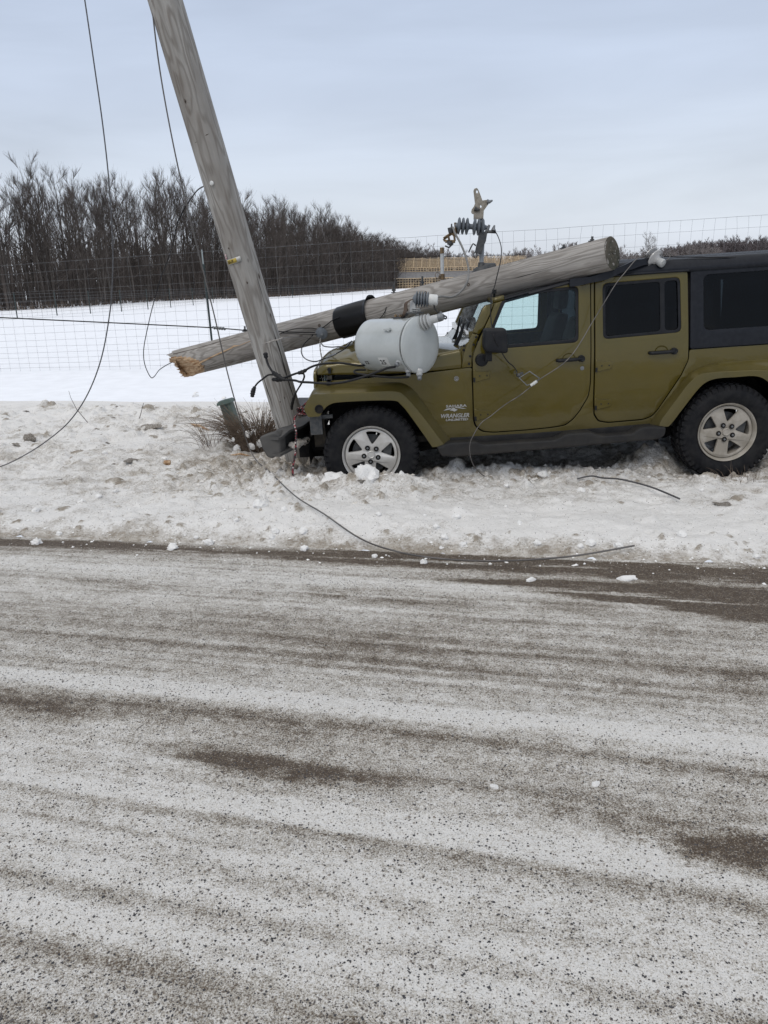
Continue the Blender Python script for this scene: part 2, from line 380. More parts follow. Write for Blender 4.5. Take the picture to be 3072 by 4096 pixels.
def d_verge(X,Y,T,h,dirt,e):
    n=fbm(X,Y,1.1,4,201); n2=fbm(X,Y,5.5,4,211)
    d=.27+.7*(n-.5)+1.0*(n2-.5)+.5*(fbm(X,Y,19,3,213)-.5)+dirt*.85
    d=d+.55*sst(4.86,4.62,T)+.10*sst(8.2,5.9,T)*sst(5.2,6,T)
    d=d+.50*big(X,Y,-.9,6.75,.55,.45)+.34*big(X,Y,-1.2,7.7,.5,.6)+.75*big(X,Y,1.2,6.75,1.7,.30)+.42*big(X,Y,2.9,6.25,.45,.2)+.4*big(X,Y,-.1,6.3,.6,.2)
    d=d-.25*np.exp(-((T-5.15)/.35)**2)*sst(-1,.5,X+.7)-.15*np.exp(-((T-5.3)/.4)**2)
    d=d*(1-sst(10.0,10.5,T+.35*(fbm(X,Y,1.5,3,221)-.5)))
    return d
xs=axis(-3.4,3.4,.013,120)
grid_obj('road',xs,np.concatenate([[-14,-8,-5,-3,-1.5,-.5,.2],np.arange(.7,4.601,.013)]),M_road,False,d_road)
tv=np.concatenate([np.arange(4.6-.002,8.0,.016),np.arange(8.0,10.7,.028)]); tv[-1]=10.7
xv=axis(-6.6,4.6,.018,120)
grid_obj('snow_verge',xv,tv,M_verge,True,d_verge)
grid_obj('snow_field',axis(-14,12,.4,900),np.concatenate([[10.7],10.7+np.geomspace(.3,1300,60)]),M_field,False,lambda X,Y,T,h,d,e:np.full_like(X,-.2)+.25*(fbm(X,Y,.5,4,7)-.5))
_hc={}
def gz(x,y):
    """height of the ground sheet, lumps included approximately"""
    X=np.array([[x]]);Y=np.array([[y]])
    return float(height(X,Y,False)[0,0])

# ------------------------------------------------------------------ materials
M_paint=mat('olive_paint',(.085,.064,.0035),.34,.30,(.072,.056,.0040),4,coat=.8,lo=.3,hi=.7,spec=.3)
M_paint.node_tree.nodes['Principled BSDF'].inputs['Coat Roughness'].default_value=.05
def dusty(m,lo=-.05,hi=.55,dust=(.12,.108,.085),amount=.75,sc=9):
    """road grime that thickens towards the sill, with noise; object Z"""
    t=m.node_tree;b=t.nodes['Principled BSDF'];L=t.links.new
    tc=t.nodes.new('ShaderNodeTexCoord');sp=t.nodes.new('ShaderNodeSeparateXYZ');L(tc.outputs['Object'],sp.inputs[0])
    r=t.nodes.new('ShaderNodeMapRange');r.inputs[1].default_value=hi;r.inputs[2].default_value=lo;r.inputs[3].default_value=0;r.inputs[4].default_value=1;L(sp.outputs['Z'],r.inputs[0])
    n=t.nodes.new('ShaderNodeTexNoise');n.inputs['Scale'].default_value=sc;n.inputs['Detail'].default_value=7;n.inputs['Roughness'].default_value=.65;L(tc.outputs['Object'],n.inputs[0])
    m1=t.nodes.new('ShaderNodeMath');m1.operation='MULTIPLY_ADD';L(n.outputs[0],m1.inputs[0]);m1.inputs[1].default_value=1.3;m1.inputs[2].default_value=-.55
    ad=t.nodes.new('ShaderNodeMath');ad.operation='ADD';L(m1.outputs[0],ad.inputs[0]);L(r.outputs[0],ad.inputs[1])
    mr=t.nodes.new('ShaderNodeMapRange');mr.inputs[1].default_value=.15;mr.inputs[2].default_value=1.15;mr.inputs[4].default_value=amount;L(ad.outputs[0],mr.inputs[0])
    src=b.inputs['Base Color'].links[0].from_socket if b.inputs['Base Color'].is_linked else None
    x=t.nodes.new('ShaderNodeMixRGB');x.inputs[2].default_value=(*dust,1)
    if src: L(src,x.inputs[1])
    else: x.inputs[1].default_value=b.inputs['Base Color'].default_value
    L(mr.outputs[0],x.inputs[0]);L(x.outputs[0],b.inputs['Base Color'])
    rr=t.nodes.new('ShaderNodeMapRange');rr.inputs[3].default_value=b.inputs['Roughness'].default_value;rr.inputs[4].default_value=.85;L(mr.outputs[0],rr.inputs[0]);L(rr.outputs[0],b.inputs['Roughness'])
    cw=t.nodes.new('ShaderNodeMapRange');cw.inputs[1].default_value=0;cw.inputs[2].default_value=.5;cw.inputs[3].default_value=b.inputs['Coat Weight'].default_value;cw.inputs[4].default_value=0;L(mr.outputs[0],cw.inputs[0]);L(cw.outputs[0],b.inputs['Coat Weight'])
    return m
dusty(M_paint,.0,.42,(.115,.10,.06),.52)
t_=M_paint.node_tree; b_=t_.nodes['Principled BSDF']; n_=t_.nodes.new('ShaderNodeTexNoise'); n_.inputs['Scale'].default_value=2.2; n_.inputs['Detail'].default_value=6; tq=t_.nodes.new('ShaderNodeTexCoord'); t_.links.new(tq.outputs['Object'],n_.inputs[0]); bb_=t_.nodes.new('ShaderNodeBump'); bb_.inputs['Strength'].default_value=.25; bb_.inputs['Distance'].default_value=.02; t_.links.new(n_.outputs[0],bb_.inputs['Height']); t_.links.new(bb_.outputs[0],b_.inputs['Coat Normal'])
M_flare=dusty(mat('flare_paint',(.085,.066,.0055),.38,.3,(.072,.057,.0065),5,coat=.6,spec=.3),.0,.9,(.115,.102,.07),.42,12)
M_trim=mat('black_trim',(.010,.011,.014),spec=.2,rough=.5,metal=0,col2=(.016,.017,.020),scale=20,bump=.15,bscale=400,bdist=.001)
M_trimd=dusty(mat('dusty_black_plastic',(.010,.011,.014),spec=.2,rough=.5,metal=0,col2=(.016,.017,.019),scale=12,bump=.2,bscale=300,bdist=.001),-.3,.35,(.085,.075,.06),.38,7)
M_top=mat('hardtop_black',(.010,.0115,.016),spec=.2,rough=.42,metal=0,col2=(.014,.016,.021),scale=25,bump=.25,bscale=350,bdist=.001)
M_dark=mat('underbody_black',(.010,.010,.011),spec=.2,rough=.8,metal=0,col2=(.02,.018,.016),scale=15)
M_int=mat('interior_black',(.015,.017,.018),spec=.2,rough=.8,metal=0,col2=(.022,.023,.024),scale=12)
M_tyre=dusty(mat('tyre_rubber',(.0055,.006,.008),spec=.2,rough=.7,metal=0,col2=(.014,.014,.015),scale=14,bump=.3,bscale=60,bdist=.002),-.6,-.35,(.04,.037,.032),.2,8)
M_rim=mat('silver_alloy',(.56,.55,.53),.42,.35,(.45,.435,.41),7,bump=.05)
M_rimd=mat('grimy_alloy',(.37,.345,.305),.7,.15,(.28,.255,.215),9,bump=.2,bscale=60,bdist=.002)
M_steel=mat('galvanised_steel',(.22,.23,.24),.5,.6,(.15,.16,.17),30,bump=.2)
M_darksteel=mat('dark_steel',(.055,.06,.065),.55,.5,(.09,.09,.09),30)
M_bronze=mat('tarnished_bronze',(.20,.135,.07),.55,.5,(.10,.075,.05),40,bump=.3)
M_gtank=mat('tank_grey_paint',(.41,.435,.435),.30,0,(.32,.34,.335),4,coat=.35,lo=.42,hi=.75,bump=.03)
M_porc=mat('grey_porcelain',(.40,.41,.41),.3,0,(.34,.35,.35),8,coat=.3)
M_ins=mat('grey_silicone',(.13,.145,.165),.5,0,(.10,.115,.13),20)
M_white=mat('white_cap',(.60,.61,.60),.45,0,(.52,.53,.52),15)
M_cable=mat('black_cable',(.008,.0085,.010),.5,0,(.014,.014,.015),30,spec=.25)
M_alu=mat('aluminium_strand',(.14,.135,.13),.5,.55,(.13,.12,.115),120,bump=.5,bscale=300,bdist=.002)
M_gwire=mat('weathered_wire',(.12,.12,.125),.55,.5,(.075,.075,.08),90)
M_fence=mat('fence_wire',(.075,.08,.088),.55,.3,(.15,.155,.16),15)
M_postm=mat('green_steel_post',(.018,.035,.032),.6,.1,(.03,.04,.04),20)
M_snowc=mat('snow_chunk',(.84,.84,.83),.7,0,(.66,.64,.60),14,bump=.6,bscale=60,bdist=.006,lo=.5,hi=.7,spec=.2)
M_crumb=mat('dirty_snow_crumb',(.70,.68,.65),.8,0,(.42,.39,.34),7,lo=.42,hi=.6,spec=.2)
M_dirtc=mat('frozen_dirt',(.17,.14,.11),.9,0,(.48,.45,.41),9,bump=1,bscale=40,bdist=.012,lo=.45,hi=.55)
M_raw=mat('fresh_split_wood',(.27,.145,.065),.7,0,(.54,.40,.26),7,mapping=(9,9,1.2),bump=.9,bscale=14,bdist=.01)
M_drygrass=mat('dry_grass',(.18,.135,.098),.85,0,(.085,.062,.048),25)
def wood(name,c1,c2,c3,gs=1.0):
    m=bpy.data.materials.new(name);m.use_nodes=True;t=m.node_tree;b=t.nodes['Principled BSDF'];L=t.links.new
    tc=t.nodes.new('ShaderNodeTexCoord')
    def mp(s):
        q=t.nodes.new('ShaderNodeMapping');q.inputs['Scale'].default_value=s;L(tc.outputs['Object'],q.inputs[0]);return q
    def no(src,sc,de,ro=.55,di=0):
        n=t.nodes.new('ShaderNodeTexNoise');n.inputs['Scale'].default_value=sc;n.inputs['Detail'].default_value=de;n.inputs['Roughness'].default_value=ro;n.inputs['Distortion'].default_value=di;L(src.outputs[0],n.inputs[0]);return n
    # cathedral grain: iso-lines of a stretched noise
    n=no(mp((5,5,.75)),1.3*gs,2.5,.5,.25)
    mu=t.nodes.new('ShaderNodeMath');mu.operation='MULTIPLY';mu.inputs[1].default_value=66;L(n.outputs[0],mu.inputs[0])
    si=t.nodes.new('ShaderNodeMath');si.operation='SINE';L(mu.outputs[0],si.inputs[0])
    r=t.nodes.new('ShaderNodeMapRange');r.inputs[1].default_value=-.3;r.inputs[2].default_value=1;L(si.outputs[0],r.inputs[0])
    fib=no(mp((60,60,2.2)),1.6,4,.7); r2=t.nodes.new('ShaderNodeMapRange');r2.inputs[1].default_value=.35;r2.inputs[2].default_value=.7;L(fib.outputs[0],r2.inputs[0])
    big_=no(mp((3,3,.9)),1.1,4,.6); r3=t.nodes.new('ShaderNodeMapRange');r3.inputs[1].default_value=.4;r3.inputs[2].default_value=.62;L(big_.outputs[0],r3.inputs[0])
    def mix(f,a,b_,bt='MIX'):
        x=t.nodes.new('ShaderNodeMixRGB');x.blend_type=bt
        for i,v in enumerate((f,a,b_)):
            if isinstance(v,tuple):x.inputs[i].default_value=(*v,1)
            elif isinstance(v,float):x.inputs[i].default_value=v
            else:L(v.outputs[0],x.inputs[i])
        return x
    base=mix(r3,c1,c2)
    g=mix(r,base,c3); g2=mix(.72,base,g)
    f=t.nodes.new('ShaderNodeMath');f.operation='MULTIPLY';f.inputs[1].default_value=.85;L(r2.outputs[0],f.inputs[0])
    c=mix(f,g2,tuple(x*.62 for x in c1))
    # checks: thin dark drying cracks
    ck=no(mp((26,26,.7)),1.0,3,.6,.3); r4=t.nodes.new('ShaderNodeMapRange');r4.inputs[1].default_value=.665;r4.inputs[2].default_value=.70;L(ck.outputs[0],r4.inputs[0])
    c=mix(r4,c,(.03,.027,.024))
    # knots
    v=t.nodes.new('ShaderNodeTexVoronoi');v.inputs['Scale'].default_value=1;L(mp((7,7,3)).outputs[0],v.inputs[0])
    r5=t.nodes.new('ShaderNodeMapRange');r5.inputs[1].default_value=.10;r5.inputs[2].default_value=.05;L(v.outputs['Distance'],r5.inputs[0])
    c=mix(r5,c,(.06,.045,.035))
    L(c.outputs[0],b.inputs['Base Color']);b.inputs['Roughness'].default_value=.85;b.inputs['Specular IOR Level'].default_value=.2
    sm=t.nodes.new('ShaderNodeMath');sm.operation='ADD';L(r2.outputs[0],sm.inputs[0]);L(r.outputs[0],sm.inputs[1])
    sm2=t.nodes.new('ShaderNodeMath');sm2.operation='SUBTRACT';L(sm.outputs[0],sm2.inputs[0]);L(r4.outputs[0],sm2.inputs[1])
    bp=t.nodes.new('ShaderNodeBump');bp.inputs['Strength'].default_value=.5;bp.inputs['Distance'].default_value=.004;L(sm2.outputs[0],bp.inputs['Height']);L(bp.outputs[0],b.inputs['Normal'])
    return m
M_pole=wood('weathered_pole_wood',(.42,.41,.39),(.235,.215,.195),(.14,.118,.10))
M_pole2=wood('fallen_pole_wood',(.38,.362,.34),(.225,.208,.19),(.135,.12,.105),1.2)
def glass(name,tint,spec=1.0,op=0.):
    m=bpy.data.materials.new(name);m.use_nodes=True;t=m.node_tree;t.nodes.clear();L=t.links.new
    o=t.nodes.new('ShaderNodeOutputMaterial');tr=t.nodes.new('ShaderNodeBsdfTransparent');gl=t.nodes.new('ShaderNodeBsdfGlossy');mx=t.nodes.new('ShaderNodeMixShader');fr=t.nodes.new('ShaderNodeLayerWeight')
    tr.inputs[0].default_value=(*tint,1);gl.inputs['Roughness'].default_value=.02;gl.inputs[0].default_value=(.9,.92,.95,1);fr.inputs[0].default_value=.5
    pw=t.nodes.new('ShaderNodeMath');pw.operation='POWER';pw.inputs[1].default_value=4;L(fr.outputs[1],pw.inputs[0]);pm=t.nodes.new('ShaderNodeMath');pm.operation='MULTIPLY_ADD';pm.inputs[1].default_value=.45;pm.inputs[2].default_value=.016;L(pw.outputs[0],pm.inputs[0])
    L(pm.outputs[0],mx.inputs[0]);L(tr.outputs[0],mx.inputs[1]);L(gl.outputs[0],mx.inputs[2])
    if op:
        n=t.nodes.new('ShaderNodeTexNoise');n.inputs['Scale'].default_value=6;n.inputs['Detail'].default_value=6
        df=t.nodes.new('ShaderNodeBsdfDiffuse');df.inputs[0].default_value=(.5,.53,.54,1);m2=t.nodes.new('ShaderNodeMixShader')
        r=t.nodes.new('ShaderNodeMapRange');r.inputs[1].default_value=.3;r.inputs[2].default_value=.8;r.inputs[3].default_value=op*.3;r.inputs[4].default_value=op*1.6;L(n.outputs[0],r.inputs[0])
        L(r.outputs[0],m2.inputs[0]);L(mx.outputs[0],m2.inputs[1]);L(df.outputs[0],m2.inputs[2]);L(m2.outputs[0],o.inputs[0])
    else: L(mx.outputs[0],o.inputs[0])
    return m
M_glass=glass('tinted_door_glass',(.86,.925,.92))
M_priv=glass('privacy_glass',(.12,.145,.16))
M_ws=glass('windscreen_glass',(.66,.73,.74),op=.22)

# ------------------------------------------------------------------ fallen pole axis (the roof is crushed under it)
CAMP=Vector((0,0,1.65))
def dep(p,y):   # the same sight line at another distance: used once, to set measured points at their true depth
    p=Vector(p); return CAMP+(p-CAMP)*(y/p.y)
FP=[Vector((-2.120,8.246,.863)),Vector((1.833,6.30,1.820))]; FR=.131
def pole_at(x):
    t=(x-FP[0].x)/(FP[1].x-FP[0].x); return FP[0].lerp(FP[1],t)
# ------------------------------------------------------------------ the car
PT=R(2.33); O_=Vector((-.0946,6.1958,.2708)); EX=Vector((math.cos(PT),0,math.sin(PT))); EZ=Vector((-math.sin(PT),0,math.cos(PT)))
RW=.395; YC=.91
car=thing('off_road_car','olive green four-door off-road car with crushed roof, nose against the leaning pole','car',O_-EZ*RW)
car.rotation_euler=(0,-PT,0)
UL=(0,0,RW)
def ysd(z): 
    z=min(z,1.5)
    return .105+.10*max(0,.45-z)**2+.10*max(0,z-.45)**2 if z<.74 else .1134+(z-.74)*.12
def tap(x): return .17*max(0,min(1,(.45-x)/.87))
def ysx(x,z): return ysd(z)+tap(x)
def ysf(off=0,thick=.02): return lambda x,z: ysx(x,z)+off+thick/2
def l2w(v): return O_+EX*v.x+Vector((0,v.y,0))+EZ*v.z
def w2l(v): d=v-O_; return Vector((d.dot(EX),d.y,d.dot(EZ)))
def crush(v):
    p=l2w(v)
    if p.x<.35 or p.x>2.9: return v
    c=pole_at(min(p.x,1.86)); dy=p.y-c.y; ad=abs(dy)
    z=c.z-FR*1.02 if dy<0 else (c.z-math.sqrt(max(0,FR*FR-dy*dy)) if ad<FR*.97 else c.z-.02+(ad-FR)*.8)
    if p.x>1.86: z+=(p.x-1.86)*.35
    if p.z>z-.006: p.z=z-.006
    return w2l(p)
def mir(v): return Vector((v.x,2*YC-v.y,v.z))
def both(v): return v
FD=[(1.133,1.262),(1.082,1.184),(1.036,1.06),(.98,.958),(.916,.834),(.886,.771),(.875,.715),(.872,.598),(.872,.30),(.874,.224),(.887,.172),(.939,.124),(1.027,.109),(1.342,.111),(1.531,.12),(1.63,.132),(1.69,.175),(1.747,.244),(1.816,.36),(1.831,.463),(1.833,.61),(1.84,1.285)]
FW=[(1.155,1.218),(1.745,1.238),(1.737,.80),(1.029,.79),(1.033,.95)]
FG=[(1.175,1.195),(1.722,1.214),(1.715,.828),(1.056,.816),(1.060,.952)]
RD=[(1.879,1.289),(2.616,1.302),(2.625,.9),(2.628,.606),(2.575,.487),(2.39,.204),(2.35,.162),(2.285,.138),(1.99,.131),(1.91,.150),(1.875,.205),(1.869,.32),(1.874,.889)]
RWN=[(1.938,1.244),(2.556,1.256),(2.568,.828),(1.937,.811)]
RG1=[(1.96,1.222),(2.395,1.230),(2.40,.846),(1.958,.833)]
RG2=[(2.432,1.230),(2.536,1.233),(2.545,.85),(2.436,.847)]
BS=[(-.42,.60),(0,.612),(.45,.632),(.868,.655),(.864,.60),(.864,.22),(.878,.165),(.935,.116),(1.03,.101),(1.342,.103),(1.531,.112),(1.636,.124),(1.697,.169),(1.754,.238),(1.824,.357),(1.839,.463),(1.841,.61),(1.848,1.285),(1.871,1.287),(1.866,.889),(1.861,.32),(1.867,.20),(1.905,.141),(1.99,.122),(2.285,.129),(2.356,.154),(2.397,.198),(2.583,.482),(2.636,.604),(2.638,.684),
    (3.60,.686),(3.64,.60),(3.64,.10),(3.46,.06),(3.40,.20),(3.26,.46),(3.05,.52),(2.80,.51),(2.68,.47),(2.60,.39),(2.40,.09),(2.33,.028),(1.343,.020),(.665,.032),(.60,.06),(.36,.44),(.25,.51),(-.25,.51),(-.42,.50)]
HT=[(2.640,1.305),(3.50,1.30),(3.57,.693),(2.640,.690)]
HW=[(2.742,1.260),(3.44,1.262),(3.47,.831),(2.748,.831)]
SIDES=(('near',lambda f:f),('far',lambda f:(lambda v:mir(f(v)))))
def both_sides(fn):
    for i in (0,1):
        fn(i, (lambda v:v) if i==0 else mir)
def body_side(i,M):
    post=lambda v:M(crush(v))
    bs=plate_obj('body_panel',rnd(BS,.02,3),M_paint,car,th=.012,bev=.003,cuts=(.12,.08),yf=ysf(.004,.012),post=post,loc=UL)
    # hinged doors
    fd=plate_obj('front_door',rnd(FD,[.02]+[.03]*20+[.02],3),M_paint,car,[rnd(FW,[.02,.045,.045,.03,.03])],.03,.005,(.1,.08),ysf(-.004,.03),post,UL)
    plate_obj('window_seal',rnd(FW,[.02,.045,.045,.03,.03]),M_trim,fd,[rnd(FG,[.02,.04,.04,.02,.03])],.014,.003,(.1,.1),ysf(-.002,.014),post)
    plate_obj('window_glass',rnd([(a+(.004 if a<1.3 else -.004)*-1,b) for a,b in FG],.03),M_glass,fd,th=.004,bev=.0008,cuts=(.1,.1),yf=ysf(.008,.004),post=post)
    rd=plate_obj('rear_door',rnd(RD,[.02,.03]+[.02]*11,3),M_paint,car,[rnd(RWN,.045)],.03,.005,(.1,.08),ysf(-.004,.03),post,UL)
    plate_obj('window_seal',rnd(RWN,.045),M_trim,rd,[rnd(RG1,.03),rnd(RG2,.03)],.014,.003,(.1,.1),ysf(-.002,.014),post)
    plate_obj('window_glass',rnd([(1.955,1.226),(2.54,1.236),(2.549,.845),(1.953,.83)],.03),M_priv,rd,th=.004,bev=.0008,cuts=(.1,.1),yf=ysf(.008,.004),post=post)
    ht=plate_obj('hardtop_side',rnd(HT,.02),M_top,car,[rnd(HW,.05)],.02,.005,(.12,.1),ysf(-.006,.02),post,UL)
    plate_obj('quarter_glass',rnd([(2.737,1.265),(3.447,1.267),(3.477,.826),(2.743,.826)],.05),M_priv,ht,th=.005,bev=.001,cuts=(.12,.1),yf=ysf(.006,.005),post=post)
    # dark jambs behind the panel gaps
    plate_obj('door_jamb',[(.80,.62),(.85,.70),(.885,.78),(.94,.86),(.93,.786),(2.60,.80),(2.60,.66),(2.60,.52),(2.36,.14),(.7,.05)],M_dark,car,th=.02,bev=.003,cuts=(.2,.1),yf=ysf(.045,.02),post=M,loc=UL)
    plate_obj('inner_pillar',[(.905,.86),(1.0,.86),(1.12,1.15),(1.17,1.25),(1.10,1.27),(1.01,1.10)],M_dark,car,th=.012,bev=.002,cuts=(0,.06),yf=ysf(.050,.012),post=post,loc=UL)
    plate_obj('inner_pillar',[(2.595,1.285),(2.70,1.285),(2.70,.70),(2.595,.70)],M_dark,car,th=.02,bev=.003,cuts=(0,.1),yf=ysf(.04,.02),post=post,loc=UL)
    plate_obj('inner_pillar',[(1.80,1.27),(1.91,1.27),(1.91,.78),(1.80,.78)],M_dark,car,th=.02,bev=.003,cuts=(0,.1),yf=ysf(.04,.02),post=post,loc=UL)
    # hinges
    for d,x0,zs in ((fd,.876,(.586,.266)),(rd,1.873,(.604,.292))):
        for z in zs:
            hl=MB()
            b=plate([(0,.048),(.018,.048),(.02,.036),(.125,.030),(.135,.024),(.132,-.020),(.12,-.028),(.03,-.046),(0,-.05)],[],.012,.003)
            for v in b.verts:
                x,zz,dd=v.co; v.co=M(Vector((x0+x,ysx(x0+x,z+zz)-.008+dd,z+zz)))
            bmesh.ops.recalc_face_normals(b,faces=b.faces)
            me=bpy.data.meshes.new('hinge'); b.to_mesh(me); b.free(); me.materials.append(M_paint)
            h=link('hinge',me,d)
            r=MB(); r.rev(M(Vector((x0+.006,ysx(x0,z)-.014,z-.048))),(0,0,1),[(0,.009),(.034,.009)],8); r.build('hinge_pin',M_trim,h)
            for bx in (.05,.11):
                r=MB(); r.rev(M(Vector((x0+bx,ysx(x0,z)-.013,z-.002))),M(Vector((0,-1,0)))-M(Vector((0,0,0))),[(0,.006),(.004,.0055)],8); r.build('hinge_bolt',M_trim,h)
    # handles
    for d,x0,z0 in ((fd,1.552,.668),(rd,2.303,.680)):
        y=ysx(x0,z0)
        m=MB(); m.tube(smooth_pts([M(Vector(p)) for p in [(x0+.01,y+.0,z0),(x0+.015,y-.03,z0),(x0+.05,y-.036,z0),(x0+.12,y-.036,z0+.001),(x0+.175,y-.036,z0+.002),(x0+.20,y-.03,z0+.003)]],3),[.014]*3+[.015]*9+[.013]*4,8)
        m.rev(M(Vector((x0+.205,y+.004,z0+.003))),M(Vector((0,-1,0)))-M(Vector((0,0,0))),[(0,.028),(.034,.026),(.042,.020),(.038,.012),(.038,.0)],20)
        h=m.build('door_handle',M_trimd,d,40)
        q=MB(); q.rev(M(Vector((x0+.105,y-.0055,z0-.001))),M(Vector((0,1,0)))-M(Vector((0,0,0))),[(0,.056),(.0005,.052),(.004,.046),(.0042,.0)],28,False)
        q.build('handle_recess',M_paint,d)
    k=MB(); k.rev(M(Vector((1.765,ysx(1.765,.592),.592))),M(Vector((0,-1,0)))-M(Vector((0,0,0))),[(0,.017),(.006,.0165),(.007,.013),(.005,.0)],18); k.build('key_lock',M_steel,fd)
    # mirror
    m=MB(); mb=rnd([(.945,.975),(1.118,.965),(1.128,.772),(.955,.790),(.935,.83)],.03,4)
    bm=plate(mb,[],.13,.022)
    for v in bm.verts: v.co=M(Vector((v.co.x,-.075+v.co.z*(1+.0*v.co.x),v.co.y)))
    bmesh.ops.recalc_face_normals(bm,faces=bm.faces); me=bpy.data.meshes.new('side_mirror'); bm.to_mesh(me); bm.free(); me.materials.append(M_trimd); me.polygons.foreach_set('use_smooth',[True]*len(me.polygons)); me.set_sharp_from_angle(angle=R(50))
    sm=link('side_mirror',me,car,UL)
    m.rev(M(Vector((.945,.115,.712))),M(Vector((0,-1,0)))-M(Vector((0,0,0))),[(0,.052),(.05,.050),(.06,.044),(.062,0)],26)
    m.box(M(Vector((.985,.03,.735))),(.055,.12,.05)); m.box(M(Vector((.985,-.03,.77))),(.05,.05,.09))
    m.build('mirror_bracket',M_trimd,sm,40)
    # windscreen pillar and hinge foot
    plate_obj('windscreen_pillar',rnd([(.884,.930),(.938,.911),(.978,.966),(1.030,1.062),(1.075,1.175),(1.122,1.272),(1.17,1.31),(1.06,1.33),(1.0,1.168)],.008,2),M_paint,car,th=.06,bev=.008,cuts=(0,.05),yf=lambda x,z:ysx(x,z)+.03,post=post,loc=UL)
    ft=plate_obj('pillar_foot',rnd([(.884,.924),(.934,.906),(.908,.834),(.880,.771),(.868,.715),(.865,.658),(.785,.656),(.800,.76),(.83,.83)],.006,2),M_paint,car,th=.05,bev=.006,cuts=(0,.06),yf=lambda x,z:ysx(x,z)+.023,post=M,loc=UL)
    for bx,bz in ((.911,.893),(.888,.835),(.856,.745),(.845,.686),(.812,.832),(.806,.798)):
        bt=MB(); bt.rev(M(Vector((bx,ysx(bx,bz)-.001,bz))),M(Vector((0,-1,0)))-M(Vector((0,0,0))),[(0,.0105),(.006,.009),(.0065,0)],12); bt.build('foot_bolt',M_trim,ft)
    plate_obj('rocker_trim',[(.668,.083),(1.34,.078),(1.85,.085),(2.345,.095),(2.335,.020),(1.343,.010),(.665,.022)],M_trimd,car,th=.012,bev=.003,cuts=(.2,0),yf=ysf(-.004,.012),post=M,loc=UL)
    # side step
    st=[(.54,.036),(.58,-.042),(.692,-.055),(1.10,-.047),(1.501,-.038),(1.985,-.025),(2.381,-.015),(2.425,.018),(2.43,.085),(2.266,.100),(2.20,.085),(2.157,.050),(1.934,.044),(1.87,.055),(1.81,.083),(1.613,.083),(1.57,.060),(1.526,.039),(.943,.038),(.905,.046),(.87,.066),(.647,.068)]
    plate_obj('side_step',rnd(st,.02,3),M_trimd,car,th=.13,bev=.016,cuts=(.08,.04),yf=lambda x,z:.045+.0,post=M,loc=UL,smooth=40)
body_parts=both_sides(body_side)
def res(pl,n):
    pl=[Vector(p) for p in pl]; d=[0]
    for a,b in zip(pl,pl[1:]): d.append(d[-1]+(b-a).length)
    o=[];j=0
    for i in range(n):
        s=d[-1]*i/(n-1)
        while j<len(d)-2 and d[j+1]<s: j+=1
        t=(s-d[j])/max(1e-9,d[j+1]-d[j]); o.append(pl[j].lerp(pl[j+1],t))
    return o
def flare(M,out,crest,lip,name='fender_flare',bodyy=None,n=60):
    out,crest,lip=[smooth_pts([(x,0,z) for x,z in q],5) for q in (out,crest,lip)]
    out,crest,lip=[res(q,n) for q in (out,crest,lip)]
    rows=[]
    for i in range(n):
        o,c,l=out[i],crest[i],lip[i]; yb=ysx(o.x,o.z)+.004
        dd=(c-o); m1=o+dd*.5; cr1=o+dd*.93; cr2=c+(l-c)*.12
        rows.append([Vector((o.x,yb,o.z)),Vector((o.x,yb-.006,o.z)),Vector((m1.x,yb*.52+.004,m1.z+.006)),Vector((cr1.x,.016,cr1.z)),Vector((c.x,.004,c.z)),Vector((cr2.x,.0,cr2.z)),Vector((l.x,-.004,l.z)),Vector((l.x,.004,l.z-.0)),Vector((l.x+(c.x-l.x)*.15,.03,l.z+(c.z-l.z)*.15)),Vector((o.x,yb+.01,o.z-.03))])
    k=len(rows[0]); m=MB(); m.add([M(v) for r_ in rows for v in r_],[(i*k+j,i*k+j+1,(i+1)*k+j+1,(i+1)*k+j) for i in range(n-1) for j in range(k-1)]+[tuple(range(k)),tuple((n-1)*k+j for j in range(k-1,-1,-1))])
    o=m.build(name,M_flare,car,28,UL); recalc(o.data); return o
def flares(i,M):
    f=flare(M,[(-.470,.40),(-.478,.47),(-.455,.535),(-.42,.562),(-.306,.577),(-.028,.573),(.20,.571),(.30,.558),(.394,.488),(.52,.290),(.673,.056)],
      [(-.500,.37),(-.518,.418),(-.488,.485),(-.440,.532),(-.362,.531),(-.233,.532),(.10,.522),(.227,.514),(.30,.480),(.44,.300),(.613,.040)],
      [(-.49,.355),(-.47,.352),(-.43,.353),(-.394,.356),(-.365,.40),(-.309,.443),(-.205,.458),(.189,.446),(.27,.405),(.352,.292),(.509,.038)])
    h=MB(); h.rev(M(Vector((-.397,.006,.413))),M(Vector((0,-1,0)))-M(Vector((0,0,0))),[(0,.036),(.016,.035),(.017,.029),(.010,.027),(.010,0)],24); h.build('marker_lamp_hole',M_dark,f)
    flare(M,[(2.333,.080),(2.375,.155),(2.50,.320),(2.628,.471),(2.713,.528),(2.80,.556),(2.937,.570),(3.287,.566),(3.40,.50),(3.52,.30),(3.58,.10)],
      [(2.378,.095),(2.400,.150),(2.50,.288),(2.590,.410),(2.667,.483),(2.76,.503),(2.95,.505),(3.234,.492),(3.34,.44),(3.45,.26),(3.51,.10)],
      [(2.43,.085),(2.464,.096),(2.56,.222),(2.665,.361),(2.735,.426),(2.823,.453),(2.97,.455),(3.15,.450),(3.26,.38),(3.36,.22),(3.42,.10)])
both_sides(flares)
